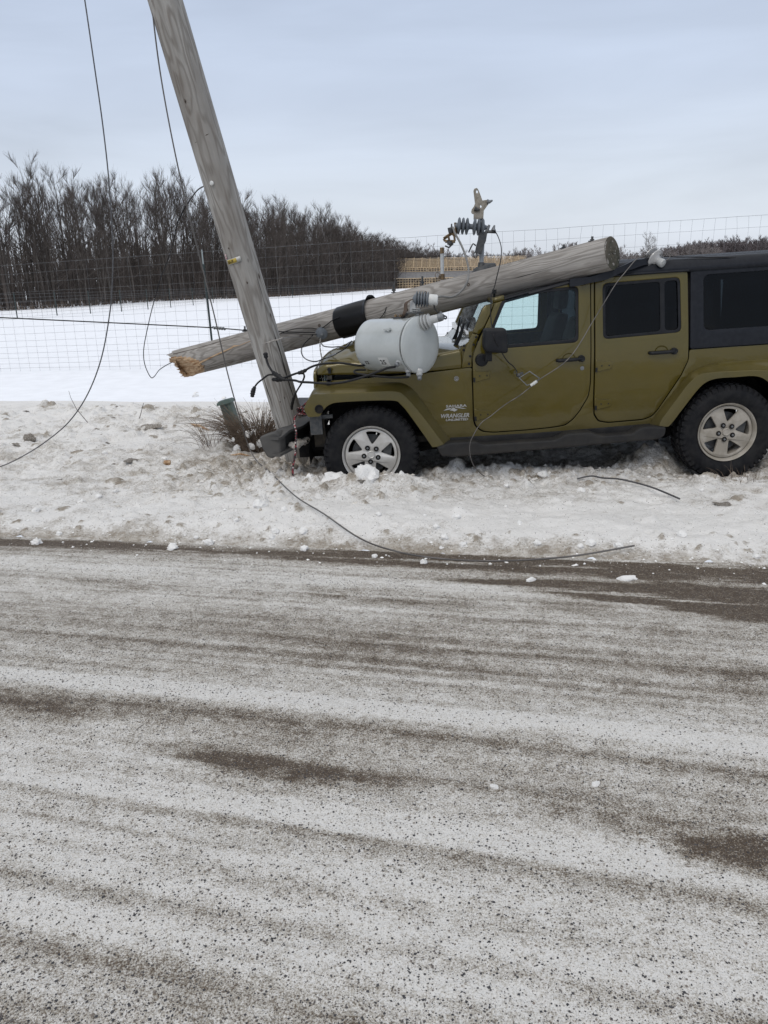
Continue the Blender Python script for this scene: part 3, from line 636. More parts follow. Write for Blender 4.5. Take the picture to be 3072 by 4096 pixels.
# hood, buckled
def hz(x):   # shoulder height
    return float(np.interp(x,[-.41,-.34,-.1,.2,.5,.79],[.690,.728,.742,.728,.752,.800]))
def hc(x):   # crown height
    return float(np.interp(x,[-.41,-.37,-.30,-.08,.2,.5,.79],[.70,.765,.806,.856,.846,.836,.822]))
def hb(x): return float(np.interp(x,[-.41,0,.3,.79],[.655,.642,.640,.652]))
def hood(u,v):
    x=-.41+1.20*u; y0=ysx(x,.6)+.012; y1=2*YC-y0
    q=v*2-1; s=1-abs(q); side=-1 if q<0 else 1
    zs,zc,zb=hz(x),hc(x),hb(x)
    if s<.10: z=zb+(zs-zb)*(s/.10); yy=y0+.004+.010*(s/.10)
    else:
        t=(s-.10)/.90; yy=y0+.014+(YC-y0-.014)*t; z=zs+(zc-zs)*(1-(1-min(1,t*1.7))**2.2)
    y=yy if side<0 else 2*YC-yy
    # buckles from the crash and from the tank lying on it
    n=mn.noise(Vector((x*5,y*4,1.3))); n2=mn.noise(Vector((x*13,y*9,4.2)))
    k=max(0,1-abs(x+.05)/.55)
    z+= (.042*n+.020*n2)*k*min(1,s*6)
    x+= .012*n2*k
    return Vector((x,y,z))
m=MB(); m.grid(hood,70,90); ho=m.build('hood',M_paint,car,50,UL)
sol=ho.modifiers.new('s','SOLIDIFY'); sol.thickness=.012; sol.offset=0
def latch(i,M):
    m=MB(); y=ysx(-.30,.6)
    m.box(M(Vector((-.305,y-.006,.690))),(.022,.02,.05)); m.box(M(Vector((-.305,y-.014,.700))),(.034,.014,.016)); m.build('hood_latch',M_trim,car,30,UL)
    m=MB(); m.box(M(Vector((-.315,y-.025,.590))),(.026,.03,.055)); m.box(M(Vector((-.315,y-.03,.612))),(.045,.02,.014)); m.box(M(Vector((-.33,y-.02,.560))),(.018,.02,.03)); m.build('latch_base',M_trim,car,30,UL)
both_sides(latch)
# grille with slots and lamps
def gy(y,z): return (y,z)
yg0=YC-.60
gr=plate_obj('grille',rnd([(yg0,.70),(2*YC-yg0,.70),(2*YC-yg0+.02,.10),(yg0-.02,.10)],.06,5),M_paint,car,
  [rnd([(YC-.27+i*.09-.022,.62),(YC-.27+i*.09+.022,.62),(YC-.27+i*.09+.022,.20),(YC-.27+i*.09-.022,.20)],.02) for i in range(7)]+
  [[(YC+s*.43+.098*math.cos(a*math.pi/14),.50+.098*math.sin(a*math.pi/14)) for a in range(28)] for s in (-1,1)],.03,.006,None,0,
  post=lambda v:Vector((-.44-.09*(v.z<.2)*(.2-v.z)+v.y-.05*mn.noise(Vector((v.x*3,v.z*2,0))),v.x,v.z)),loc=UL)
for s in (-1,1):
    m=MB(); m.rev((-.42,YC+s*.43,.50),(-1,0,0),[(0,.096),(.03,.095),(.045,.07),(.05,.0)],28); m.build('headlight',M_ws,car,30,UL)
# bumper pushed into a V round the pole
def bumper():
    path=smooth_pts([(-.862,-.02,.0),(-.80,.10,0),(-.70,.32,0),(-.625,.55,0),(-.585,.75,0),(-.60,.98,0),(-.66,1.25,0),(-.74,1.60,0),(-.80,1.86,0)],4)
    n=len(path); prof=[(.15,.0),(.135,.0),(.0,.0)]
    m=MB(); vs=[];
    for i,p in enumerate(path):
        t=(path[min(i+1,n-1)]-path[max(0,i-1)]).normalized(); nx=Vector((t.y,-t.x,0))   # points back to the car
        if nx.x<0: nx=-nx
        zt=.225+.035*min(1,i/8)-.01*math.sin(i); zb=.055+.03*min(1,i/10)
        dp=.14
        sec=[p+nx*dp+Vector((0,0,zt-.01)),p+nx*.03+Vector((0,0,zt)),p+nx*.004+Vector((0,0,zt-.02)),p+Vector((0,0,zb+.03)),p+nx*.02+Vector((0,0,zb)),p+nx*dp+Vector((0,0,zb)),
             p+nx*dp+Vector((0,0,zb+.02)),p+nx*.03+Vector((0,0,zb+.025)),p+nx*.03+Vector((0,0,zt-.03)),p+nx*dp+Vector((0,0,zt-.03))]
        vs+=sec
    k=10; m.add(vs,[(i*k+j,i*k+(j+1)%k,(i+1)*k+(j+1)%k,(i+1)*k+j) for i in range(n-1) for j in range(k)]+[tuple(range(k)),tuple((n-1)*k+j for j in range(k-1,-1,-1))])
    M_bump=dusty(mat('grey_bumper_plastic',(.030,.032,.036),.6,0,(.045,.046,.048),10,bump=.2,bscale=200,bdist=.001),-.2,.5,(.12,.11,.095),.6,7)
    b=m.build('front_bumper',M_bump,car,40,UL); recalc(b.data)
    e=plate(rnd([(-.885,.215),(-.86,.232),(-.745,.258),(-.715,.225),(-.722,.075),(-.80,.035),(-.838,.05),(-.872,.13)],.012,3),[],.11,.014)
    for v in e.verts:
        x,z,d=v.co; v.co=Vector((x+d*.35,-.01+.02+d,z))
    bmesh.ops.recalc_face_normals(e,faces=e.faces)
    me=bpy.data.meshes.new('bumper_end'); e.to_mesh(me); e.free(); me.materials.append(M_bump); link('bumper_end',me,b)
    m=MB()
    for i in range(26):
        t=random.random(); m.rev((-.66+.10*t+random.uniform(-.02,.02),.09+.28*t,.085+random.uniform(0,.035)),(random.random()-.5,random.random()-.5,1),[(-.03,.006),(-.01,.028),(.014,.022),(.024,.004)],6)
    m.build('packed_snow',mat('dirty_packed_snow',(.50,.47,.43),.85,0,(.33,.30,.26),20,bump=.6,bscale=60),b,20)
bumper()
# underbody
m=MB()
for y in (.52,1.30): m.box((1.5,y,-.02),(4.3,.07,.13))
m.box((1.9,YC,.08),(3.3,1.50,.05)); m.box((-.50,.80,.12),(.06,.9,.10)); m.box((-.47,.36,.10),(.10,.05,.20)); m.box((.05,YC,.28),(.75,1.0,.50)); m.box((.62,YC,.33),(.06,1.42,.6)); m.box((-.52,.45,.02),(.12,.05,.12))
m.box((3.45,YC,.12),(.35,1.45,.2)); m.box((2.60,YC,.34),(.05,1.3,.5)); m.box((2.95,YC,.50),(.9,1.16,.04))
m.tube([(0,.25,0),(0,1.6,0)],.045,10); m.tube([(2.947,.25,0),(2.947,1.6,0)],.05,10); m.rev((2.947,YC+.1,0),(0,1,0),[(-.13,.06),(-.08,.13),(.08,.13),(.13,.06)],14)
m.tube([(-.40,.35,.02),(-.30,.42,-.08),(.15,.45,-.10),(.6,.52,-.06)],.022,8)
for y in (.40,1.42): m.rev((.02,y,.02),(0,0,1),[(0,.05),(.35,.05)],12); m.rev((2.90,y,.02),(0,0,1),[(0,.05),(.35,.05)],12)
m.build('chassis',M_dark,car,30,UL)
for M in ((lambda v:v),mir):
    # arch liners
    for cx in (0.0,2.947):
        m=MB(); vs=[];fs=[]
        for i in range(17):
            a=math.pi*(-.05+1.1*i/16)
            for y in (.13,.50): vs.append(M(Vector((cx+.03-math.cos(a)*.56,y,.0+math.sin(a)*.50))))
        fs=[(2*i,2*i+1,2*i+3,2*i+2) for i in range(16)]; m.add(vs,fs); m.box(M(Vector((cx+.03,.51,.27))),(.78 if cx==0 else 1.1,.03,.52)); m.build('arch_liner',M_dark,car,30,UL)
m=MB(); m.box((-.44,.10,.27),(.10,.06,.16)); m.box((-.36,.12,.33),(.12,.04,.03)); m.build('lamp_bracket',M_darksteel,car,30,UL)
m=MB(); m.box((-.435,.30,.16),(.10,.02,.24)); m.build('frame_bracket',mat('muddy_bracket',(.13,.11,.085),.9,0,(.06,.055,.05),10),car,30,UL)
# roof
def roof(u,v):
    x=1.09+2.42*u; y0=.178; q=v*2-1; s=1-abs(q)
    yy=y0+(YC-y0)*s; dz=min(1,s/.10)
    z=1.292+.088*(1-(1-dz)**2.4)+.022*math.sin(min(1,s)*math.pi/2)
    if s>.16:
        z+=.006*(1 if (math.sin(s*38)>0.2) else 0)
    if u<.03: z-=.02*(1-u/.03)
    y=yy if q<0 else 2*YC-yy
    p=crush(Vector((x,y,z)))
    w_=l2w(p)
    return p
m=MB(); m.grid(roof,80,120); ro=m.build('roof',M_top,car,40,UL)
sol=ro.modifiers.new('s','SOLIDIFY'); sol.thickness=.015; sol.offset=1
m=MB()   # rain gutter, torn loose under the pole
gp=[crush(Vector((x,.168,1.302))) for x in np.linspace(1.35,2.62,30)]
m.tube(gp,.010,6); m.build('rain_gutter',M_top,car,40,UL)
# bent roof rail strip sticking out below the pole
g1=[w2l(Vector(p)) for p in [(1.52,6.33,1.60),(1.66,6.31,1.618),(1.80,6.30,1.650),(1.95,6.32,1.705),(2.08,6.36,1.742),(2.20,6.40,1.757)]]
m=MB(); vs=[];
for i,p in enumerate(smooth_pts(g1,4)): 
    h=.030+.004*math.sin(i); vs+=[p+Vector((0,0,h)),p+Vector((0,-.006,-h*.8)),p+Vector((0,.03,-h*.8)),p+Vector((0,.05,h*.9))]
n=len(vs)//4
m.add(vs,[(i*4+j,i*4+(j+1)%4,(i+1)*4+(j+1)%4,(i+1)*4+j) for i in range(n-1) for j in range(4)]+[(0,1,2,3),(n*4-1,n*4-2,n*4-3,n*4-4)]); m.build('bent_roof_rail',M_top,car,30,UL)
m=MB(); m.box((3.53,YC,1.0),(.03,1.36,.58)); m.build('tailgate_window',M_priv,car,30,UL)
m=MB(); m.box((3.62,YC,.40),(.03,1.5,.56)); m.build('tailgate',M_paint,car,30,UL)
m=MB(); m.bar((3.72,.15,.12),(3.72,1.67,.12),.14,.16); m.build('rear_bumper',M_trimd,car,30,UL)
# windscreen
def wsp(a,b): # a across 0..1, b up 0..1
    x=.905+.175*b; z=.935+.355*b; y=ysd(z)+.05; y=y+(2*YC-2*y)*a
    return crush(Vector((x,y,z)))
m=MB(); m.grid(lambda u,v:wsp(u,v),30,20); g=m.build('windscreen',M_ws,car,60,UL)
m=MB(); m.bar((.885,.17,.915),(.885,2*YC-.17,.915),.06,.05)
m.build('windscreen_frame',M_paint,car,30,UL)
m=MB(); m.grid(lambda u,v:crush(Vector((1.07+.09*v,.17+(2*YC-.34)*u,1.30+.02*v))),30,4); hd=m.build('windscreen_header',M_paint,car,30,UL); sol=hd.modifiers.new('s','SOLIDIFY'); sol.thickness=.04; sol.offset=-1
m=MB(); m.add([(.77,.13,.800),(.77,2*YC-.13,.800),(.90,2*YC-.13,.905),(.90,.13,.905),(.77,.13,.70),(.77,2*YC-.13,.70),(.90,2*YC-.13,.70),(.90,.13,.70)],[(0,1,2,3),(0,4,5,1),(2,6,7,3),(0,3,7,4),(1,5,6,2)]); 
cw=m.build('cowl',M_paint,car,30,UL)
m=MB()
for i in range(9): m.box((.80+.010*i*1.0,.55,.818+.0085*i),(.004,.34,.008))
m.build('cowl_vent',M_trim,cw)
for p in ([(.75,.34,.80),(.80,.34,.89),(.835,.34,.985),(.84,.345,1.0)],[(.80,.86,.83),(.83,.86,.90),(.86,.86,1.02)]):
    m=MB()
    q=smooth_pts(p,3); n=len(q); vs=[]
    for i,a in enumerate(q):
        wd=.022*(1-.8*i/(n-1)); vs+=[a+Vector((-wd,0,0)),a+Vector((wd,0,0)),a+Vector((wd,.01,0)),a+Vector((-wd,.01,0))]
    m.add(vs,[(i*4+j,i*4+(j+1)%4,(i+1)*4+(j+1)%4,(i+1)*4+j) for i in range(n-1) for j in range(4)]+[(0,1,2,3)]); m.build('torn_wiper_rubber',M_trim,car,30,UL)
m=MB()
for y0 in (.42,1.0):
    m.tube([(.865,y0,.93),(.90,y0+.1,.99),(.915,y0+.42,1.0)],.007,5)
m.build('wiper',M_trim,car,30,UL)
m=MB(); m.box((1.09,.30,1.235),(.03,.05,.03)); m.tube([(1.09,.30,1.225),(1.085,.31,1.14)],.010,6); m.build('mirror_stalk',M_int,car,30,UL)
m=MB(); m.box((1.13,.55,1.215),(.12,.10,.03)); m.build('sun_visor',M_int,car,30,UL)
# interior
def seat(x,y,name='front_seat'):
    m=MB(); bm=MB()
    m.grid(lambda u,v:Vector((x+.02+.48*u,y+.25*(v*2-1),.36+.09*(1-(2*u-1)**6)*(1-(2*v-1)**6))),14,12)
    m.box((x+.26,y,.28),(.46,.46,.16))
    s=m.build(name,M_int,car,60,UL)
    b=plate(rnd([(-.23,0),(.23,0),(.25,.3),(.20,.60),(-.20,.60),(-.25,.3)],.06,5),[],.12,.04)
    for v in b.verts:
        a,h,d=v.co; v.co=Vector((x+.47+d+h*.30-.0,y+a,.42+h*.93))
    bmesh.ops.recalc_face_normals(b,faces=b.faces); me=bpy.data.meshes.new('seat_back'); b.to_mesh(me); b.free(); me.materials.append(M_int); me.polygons.foreach_set('use_smooth',[True]*len(me.polygons)); link('seat_back',me,s)
    b=plate(rnd([(-.13,0),(.13,0),(.14,.10),(.10,.20),(-.10,.20),(-.14,.10)],.04,4),[],.09,.03)
    for v in b.verts:
        a,h,d=v.co; v.co=Vector((x+.655+d+h*.12,y+a,1.015+h*.95))
    bmesh.ops.recalc_face_normals(b,faces=b.faces); me=bpy.data.meshes.new('headrest'); b.to_mesh(me); b.free(); me.materials.append(M_int); me.polygons.foreach_set('use_smooth',[True]*len(me.polygons)); link('headrest',me,s)
for y in (.50,1.32): seat(1.20,y)
for y in (.48,1.34): seat(1.98,y,'rear_seat')
m=MB(); m.box((.98,YC,.70),(.20,1.44,.22)); m.grid(lambda u,v:Vector((.88+.22*v,.19+1.44*u,.80+.035*math.sin(v*math.pi))),10,8); m.build('dashboard',M_int,car,40,UL)
m=MB(); 
cc=Vector((1.13,.50,.80)); ax=Vector((.93,0,.36)).normalized(); u_=ax.orthogonal().normalized(); v_=ax.cross(u_)
m.tube([cc+(u_*math.cos(a)+v_*math.sin(a))*.185 for a in np.linspace(0,2*math.pi,33)],.015,8,cap=False); m.tube([cc-ax*.25,cc],.02,8); m.tube([cc-v_*.18,cc+v_*.18],.014,6); m.rev(cc-ax*.02,ax,[(0,.05),(.03,.055),(.04,0)],14)
m.build('steering_wheel',M_int,car,40,UL)
m=MB()
for x in (1.86,2.62,3.30):
    m.tube(smooth_pts([(x,.24,.5),(x,.245,1.10),(x,.30,1.24),(x,YC,1.26),(x,1.52,1.24),(x,1.575,1.10),(x,1.58,.5)],4),.032,8)
for y in (.30,1.52): m.tube([crush(Vector((xx,y,1.24))) for xx in np.linspace(1.12,3.3,12)],.028,8)
m.build('roll_cage',M_int,car,40,UL)
m=MB(); m.box((3.0,YC,.62),(.5,1.2,.28)); m.box((2.55,YC,.52),(.12,1.2,.60)); m.build('cargo',M_int,car,30,UL)
# badges
M_badge=mat('badge_silver',(.31,.31,.30),.5,.1)
def bfn(ox,oz,tilt=0):
    def f(x,y,z): 
        X=ox+x; Z=oz+y+x*tilt; return Vector((X,ysx(X,Z)-.0015-z*0-(.001 if z>0 else 0),Z))
    return f
def badge(i,M):
    if i: return
    text_obj('badge_text','SAHARA',.0275,M_badge,car,(0,0,0),(1,0,0),(0,0,1),.0005,.0012,1.50,0,1.12,UL,bfn(.643,.342,-.02))
    text_obj('badge_text','WRANGLER',.046,M_badge,car,(0,0,0),(1,0,0),(0,0,1),.0005,.0014,.96,.25,1.0,UL,bfn(.592,.256,-.02))
    text_obj('badge_text','UNLIMITED',.026,M_badge,car,(0,0,0),(1,0,0),(0,0,1),.0005,.001,1.35,.2,1.05,UL,bfn(.634,.228,-.02))
    # mountain stripe under the first line
    for poly in ([(0,.0),(.03,.016),(.075,.020),(.060,.006),(.045,.004)],[(.055,.0),(.082,.019),(.094,.021),(.110,.008),(.128,.002),(.098,-.014),(.085,-.006)],[(.115,.016),(.145,.012),(.180,.006),(.205,.007),(.175,.013),(.140,.021),(.10,.022)]):
        plate_obj('badge_stripe',[(.620+a*.93,.316+b) for a,b in poly],M_badge,car,th=.002,bev=.0004,yf=lambda x,z:ysx(x,z)-.001,loc=UL)
    c=(.737,.573)
    m=MB(); p=Vector((c[0],ysx(*c)+.002,c[1])); m.rev(p,(0,-1,0),[(0,.0195),(.005,.019),(.0052,0)],28); d=m.build('round_badge',M_trim,car,30,UL)
    m=MB(); vs=[];n=36
    for k in range(n):
        a=2*math.pi*k/n
        for r in (.0195,.0165): vs.append(p+Vector((math.cos(a)*r,-.006,math.sin(a)*r)))
    m.add(vs,[(2*k,2*k+1,2*((k+1)%n)+1,2*((k+1)%n)) for k in range(n)]); m.build('badge_ring',M_badge,d)
    text_obj('badge_text','TRAIL',.0085,M_badge,d,(c[0]-.0115,p.y-.0065,c[1]+.006),(1,0,0),(0,0,1),.0003,.0003)
    text_obj('badge_text','RATED',.0085,M_badge,d,(c[0]-.0130,p.y-.0065,c[1]-.001),(1,0,0),(0,0,1),.0003,.0003)
    plate_obj('badge_stripe',[(c[0]-.011,c[1]-.009),(c[0]-.004,c[1]-.003),(c[0]+.002,c[1]-.006),(c[0]+.007,c[1]-.003),(c[0]+.012,c[1]-.009),(c[0]+.004,c[1]-.0125),(c[0]-.004,c[1]-.0125)],M_badge,d,th=.001,bev=.0002,yf=lambda x,z:p.y-.006)
both_sides(badge)
# wheels
def wheel(x,y,sgn,name,rim_m,spin):
    m=MB(); Y=lambda t:t*sgn
    prof=[(.235,.235),(.245,.250),(.262,.300),(.255,.345),(.235,.378),(.20,.391),(.13,.395),(.06,.391),(.022,.378),(.004,.345),(.000,.300),(.016,.250),(.028,.236)]
    m.rev((0,0,0),(0,sgn,0),[(a,b) for a,b in prof],64,False)
    for k in range(46):   # tread blocks and shoulder lugs
        a=2*math.pi*k/46
        for (yy,rr,wd,ln,sk) in ((.030,.383,.040,.036,.0),(.225,.383,.040,.036,0),(.085,.394,.05,.034,.06),(.165,.394,.05,.034,-.06)):
            aa=a+(sk if 1 else 0)+(.068 if yy in(.085,.225) else 0)
            q=Matrix.Rotation(-aa,3,'Y')
            m.box(q@Vector((0,0,rr))+Vector((0,Y(yy),0)),(ln,wd,.013),q@Matrix.Rotation(.25*(1 if yy<.1 else -1),3,'Z'))
        q=Matrix.Rotation(-a,3,'Y'); m.box(q@Vector((0,0,.362))+Vector((0,Y(.010),0)),(.028,.010,.030),q)
    t=m.build(name,M_tyre,car,35); t.location=(x,y,RW); t.rotation_euler=(0,-spin,0)
    # raised sidewall ring
    m=MB(); m.rev((0,0,0),(0,sgn,0),[(.24,.222),(.22,.215),(.12,.200),(.10,.205),(.05,.222),(.018,.230),(.010,.241),(.020,.243),(.030,.236)],56,False)
    rim=m.build('rim',rim_m,t,40)
    wnd=[]
    for k in range(5):
        a0=math.pi/2+k*2*math.pi/5
        pts=[(.078*math.cos(a0),.078*math.sin(a0))]+[(.193*math.cos(a0+b),.193*math.sin(a0+b)) for b in (-.33,-.2,-.07,.07,.2,.33)]
        wnd.append(rnd(pts,[.02,.02,0,0,0,0,.02],3))
    bm=plate([(.218*math.cos(i*math.pi/24),.218*math.sin(i*math.pi/24)) for i in range(48)],wnd,.028,.008)
    for v in bm.verts:
        a,b,d=v.co; r=math.hypot(a,b); v.co=Vector((a,Y(.040+.018*max(0,1-r/.20)+(d+.014)),b))
    bmesh.ops.recalc_face_normals(bm,faces=bm.faces); me=bpy.data.meshes.new('spokes'); bm.to_mesh(me); bm.free(); me.materials.append(rim_m); me.polygons.foreach_set('use_smooth',[True]*len(me.polygons)); me.set_sharp_from_angle(angle=R(35)); link('spokes',me,rim)
    m=MB(); m.rev((0,Y(.044),0),(0,-sgn,0),[(0,.034),(.012,.032),(.016,.027),(.013,.022),(.0135,0)],28); m.build('hub_cap',rim_m,rim)
    for k in range(5):
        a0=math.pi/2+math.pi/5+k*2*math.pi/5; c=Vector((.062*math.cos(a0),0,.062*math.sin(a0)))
        m=MB(); m.rev(c+Vector((0,Y(.0400),0)),(0,-sgn,0),[(0,.0215),(.0028,.021),(.0028,.0)],18); m.build('lug_shade',M_dark,rim)  # flat black disc: the shade of the lug pocket put into colour
        m=MB(); m.rev(c+Vector((0,Y(.0395),0)),(0,-sgn,0),[(0,.0095),(.010,.009),(.014,.006),(.014,0)],8); m.build('lug_nut',M_steel,rim)
    m=MB(); m.rev((0,Y(.115),0),(0,-sgn,0),[(0,.160),(.010,.160),(.0101,.09),(.03,.08),(.031,0)],36); m.box((.13,Y(.10),.02),(.07,.05,.16)); m.build('brake_disc',M_darksteel,rim,40)
    m=MB(); m.tube([(.028,Y(.012),.192),(.026,Y(.002),.180)],.005,6); m.build('valve_stem',M_white,rim)
wheel(0,0,1,'front_wheel',M_rim,R(-9)); wheel(2.947,0,1,'rear_wheel',M_rimd,R(-10))
wheel(0,2*YC,-1,'front_wheel',M_rim,0); wheel(2.947,2*YC,-1,'rear_wheel',M_rimd,.3)

# ------------------------------------------------------------------ poles
def axis_obj(o,a,b):
    a,b=Vector(a),Vector(b); q=(b-a).to_track_quat('Z','Y'); o.rotation_mode='QUATERNION'; o.rotation_quaternion=q; o.location=a; return q
def shaft(L,r0,r1,seed,endfn=None,n=48,st=.06):
    k=int(L/st)+1; vs=[]
    for i in range(k):
        z=L*i/(k-1); r=r0+(r1-r0)*i/(k-1)
        for j in range(n):
            a=2*math.pi*j/n; c,s=math.cos(a),math.sin(a)
            rr=r*(1+.022*mn.noise(Vector((c*1.3,s*1.3,z*.9+seed)))+.012*mn.noise(Vector((c*9,s*9,z*.8+seed))))
            zz=z
            if endfn: zz,rr=endfn(z,a,rr,L)
            vs.append((c*rr,s*rr,zz))
    m=MB(); m.add(vs,[(i*n+j,i*n+(j+1)%n,(i+1)*n+(j+1)%n,(i+1)*n+j) for i in range(k-1) for j in range(n)]+[tuple((k-1)*n+j for j in range(n))])
    return m
la=Vector((-.839,6.95,.407)); lb=Vector((-1.49,6.35,3.626)); ld=(lb-la).normalized()
lp0=la-ld*.75; lp1=la+ld*8.5
lp=thing('leaning_pole','tall grey weathered utility pole leaning left, standing against the bumper','utility pole')
axis_obj(lp,lp0,lp1)
sh=shaft(9.25,.134,.108,3.1).build('pole_shaft',M_pole,lp,40)
# number tag nailed to it: strip wrapped round the near side
li=lp.rotation_quaternion.to_matrix().transposed()
def on_pole(p,inv,o): return inv@(Vector(p)-o)
tg=on_pole((-1.195,6.47,1.818),li,lp0); tz=tg.z; ta=math.atan2(tg.y,tg.x)
def tagfn(u,v,rr=.1335):   # u metres round the pole (to the right as seen), v metres up; the strip is tilted a little
    r=rr; a=ta+(u/r)*tsg; return Vector((math.cos(a)*r,math.sin(a)*r,tz+v+.10*u))
q0=Vector((math.cos(ta+.1),math.sin(ta+.1),0))-Vector((math.cos(ta),math.sin(ta),0)); tsg=1 if (lp.rotation_quaternion.to_matrix()@q0).x>0 else -1
def strip(u0,u1,v0,v1,r,name,m_,par,nu=16):
    m=MB(); m.grid(lambda a,b:tagfn(u0+(u1-u0)*a,v0+(v1-v0)*b,r),nu,2); o=m.build(name,m_,par,60); s=o.modifiers.new('s','SOLIDIFY'); s.thickness=.0012; s.offset=0; return o
M_yel=mat('yellow_tag',(.46,.34,.05),.5,0,(.38,.28,.05),30); M_alup=mat('tag_metal',(.50,.50,.48),.5,.2,(.40,.40,.38),30)
tp=strip(-.078,.060,-.021,.021,.1345,'number_tag',M_alup,lp); strip(-.074,.022,-.017,.017,.1360,'tag_face',M_yel,tp)
def tfn(u0): return lambda x,y,z: tagfn(u0+x,y-.012,.1375+(.0003 if z>0 else 0))
text_obj('tag_text','163-19',.034,M_dark,tp,(0,0,0),(1,0,0),(0,0,1),.0003,.0010,.66,fn=tfn(-.072))
M_pink=mat('faded_sticker',(.60,.50,.50),.6,0,(.30,.10,.12),90,lo=.5,hi=.55)
strip(-.094,-.070,.024,.044,.1350,'sticker',M_pink,lp,4); strip(-.090,-.066,.046,.066,.1350,'sticker',M_pink,lp,4)
m=MB(); kp=on_pole((-1.30,6.36,2.39),li,lp0); ka=math.atan2(kp.y,kp.x); m.rev((math.cos(ka)*.125,math.sin(ka)*.125,kp.z),(math.cos(ka),math.sin(ka),.2),[(0,.012),(.012,.018),(.02,.008)],8); m.build('staple',M_white,lp)
M_scar=mat('pole_scar',(.07,.055,.045),.9)
def pole_dir(wx): return math.atan2((li@Vector((0,-1,0)))[1],(li@Vector((0,-1,0)))[0])
fa=pole_dir(0)
def pos_on(r,da,z): a=fa+da; return Vector((math.cos(a)*r,math.sin(a)*r,z))
for (zz,da,dz,w_) in ((3.16,-.55,.006,.05),(3.19,.25,.01,.06)):      # axe-like cross cuts
    m=MB(); m.tube([pos_on(.121,da+t,zz+dz*t*3) for t in (-w_*4,-w_*2,0,w_*2,w_*4)],[.001,.004,.006,.004,.001],5); m.build('cross_cut',M_scar,lp)
for (zz,da,l) in ((4.15,-.3,.05),(4.08,.35,.06),(3.42,-.45,.04),(2.05,.05,.05),(2.35,-.5,.03),(.98,.25,.14),(1.0,-.1,.05)):
    m=MB(); m.tube([pos_on(.122+.0,da,zz),pos_on(.126,da+.03,zz+l*.5),pos_on(.122,da,zz+l)],[.002,.008,.002],6); m.build('knot_scar',M_scar,lp)
# the broken-off pole lying over the car
pd=(FP[1]-FP[0]); PL=pd.length
fp=thing('fallen_pole','broken grey utility pole lying across the hood and crushed roof','utility pole')
axis_obj(fp,FP[0],FP[1]); fi=fp.rotation_quaternion.to_matrix().transposed()
def fl(p): return fi@(Vector(p)-FP[0])
dn=math.atan2(*( (fi@Vector((0,-1,-.55)))[i] for i in (1,0)))   # angle of the near lower side
_b=(fi@Vector((.3,1,.1))); ebk=math.atan2(_b.y,_b.x)
BT=1.18
def biteL(d): return .36*max(0,1-(d/BT)**3)+.045*mn.noise(Vector((d*9,3,1))) if d<BT else -.1
def bplane(z): return .147*(.40+.62*min(1,max(0,z)/.34)**1.3)
def endf(z,a,rr,L):
    d=abs((a-dn+math.pi)%(2*math.pi)-math.pi); q=biteL(d)
    if z<q: rr=min(rr,bplane(z)/max(.2,math.cos(d)))
    if z<.005: z=.01+.05*mn.noise(Vector((math.cos(a)*7,math.sin(a)*7,2)))+.025*math.sin(a*13)-.05*math.sin(a-dn)**2
    elif z<.09: z=max(z,.07)
    if z>L-.001: z+=.035*math.cos(a-ebk); rr*=.985
    return z,rr
s2=shaft(PL,.147,.128,9.4,endf,56,.03)
bite=[]
for f in s2.f:
    c=sum((Vector(s2.v[i]) for i in f),Vector())/len(f); a=math.atan2(c.y,c.x); d=abs((a-dn+math.pi)%(2*math.pi)-math.pi); bite.append(1 if (c.z<biteL(d)+.01 and len(f)==4) else 0)
s2=s2.build('pole_shaft',[M_pole2,M_raw],fp,40); s2.data.polygons.foreach_set('material_index',bite)
M_butt=mat('old_end_grain',(.075,.065,.048),.9,0,(.028,.030,.018),9,bump=.9,bscale=30)
m=MB(); n=30
for k in range(9):
    pass
m.grid(lambda u,v:(lambda a,r:Vector((math.cos(a)*r,math.sin(a)*r,PL+.003+.035*math.cos(a-ebk)*r/.128+(.010*mn.noise(Vector((a*2,r*60,3))) if r<.12 else -.002))))(u*6.2832,.1275*v),48,9); m.build('pole_end',M_butt,fp,50)
# split fresh wood
m=MB(); random.seed(11)
nn=Vector((math.cos(dn),math.sin(dn),0)); tt=Vector((-math.sin(dn),math.cos(dn),0))
for k in range(330):
    u=random.uniform(-1,1); z1=random.uniform(.06,.40)*(1-.5*abs(u)**3); z0=max(-.035+.05*mn.noise(Vector((u*5,1,1)))-(.03 if random.random()<.1 else 0),z1-random.uniform(.08,.24))
    w_=random.uniform(.004,.012)
    def pt(z): 
        n_=bplane(z); hw=math.sqrt(max(.0004,.147**2-min(n_,.14)**2)); return nn*(n_+random.uniform(-.004,.007))+tt*(u*hw*.97)+Vector((0,0,z))
    A=pt(z0); B=pt(z1)+tt*random.uniform(-.012,.012)
    m.add([A,A+tt*w_*.3,B-tt*w_*.6-nn*.004,B+tt*w_*.6-nn*.004,B+nn*.003,(A+B)/2+nn*.006-tt*w_,(A+B)/2+nn*.006+tt*w_],[(0,2,5),(0,5,6,1),(1,6,3),(5,2,4),(5,4,6),(6,4,3),(0,1,3,2)])
m.build('split_wood',M_raw,fp,0)
m=MB(); vs=[(0,0,.05)]; n=40
for j in range(n):
    a=2*math.pi*j/n; vs.append((math.cos(a)*.08,math.sin(a)*.08,.03+.03*mn.noise(Vector((math.cos(a)*4,math.sin(a)*4,7)))))
for j in range(n):
    a=2*math.pi*j/n; vs.append((math.cos(a)*.138,math.sin(a)*.138,.06))
m.add(vs,[(0,1+(j+1)%n,1+j) for j in range(n)]+[(1+j,1+(j+1)%n,1+n+(j+1)%n,1+n+j) for j in range(n)]); m.build('broken_face',M_raw,fp,0)
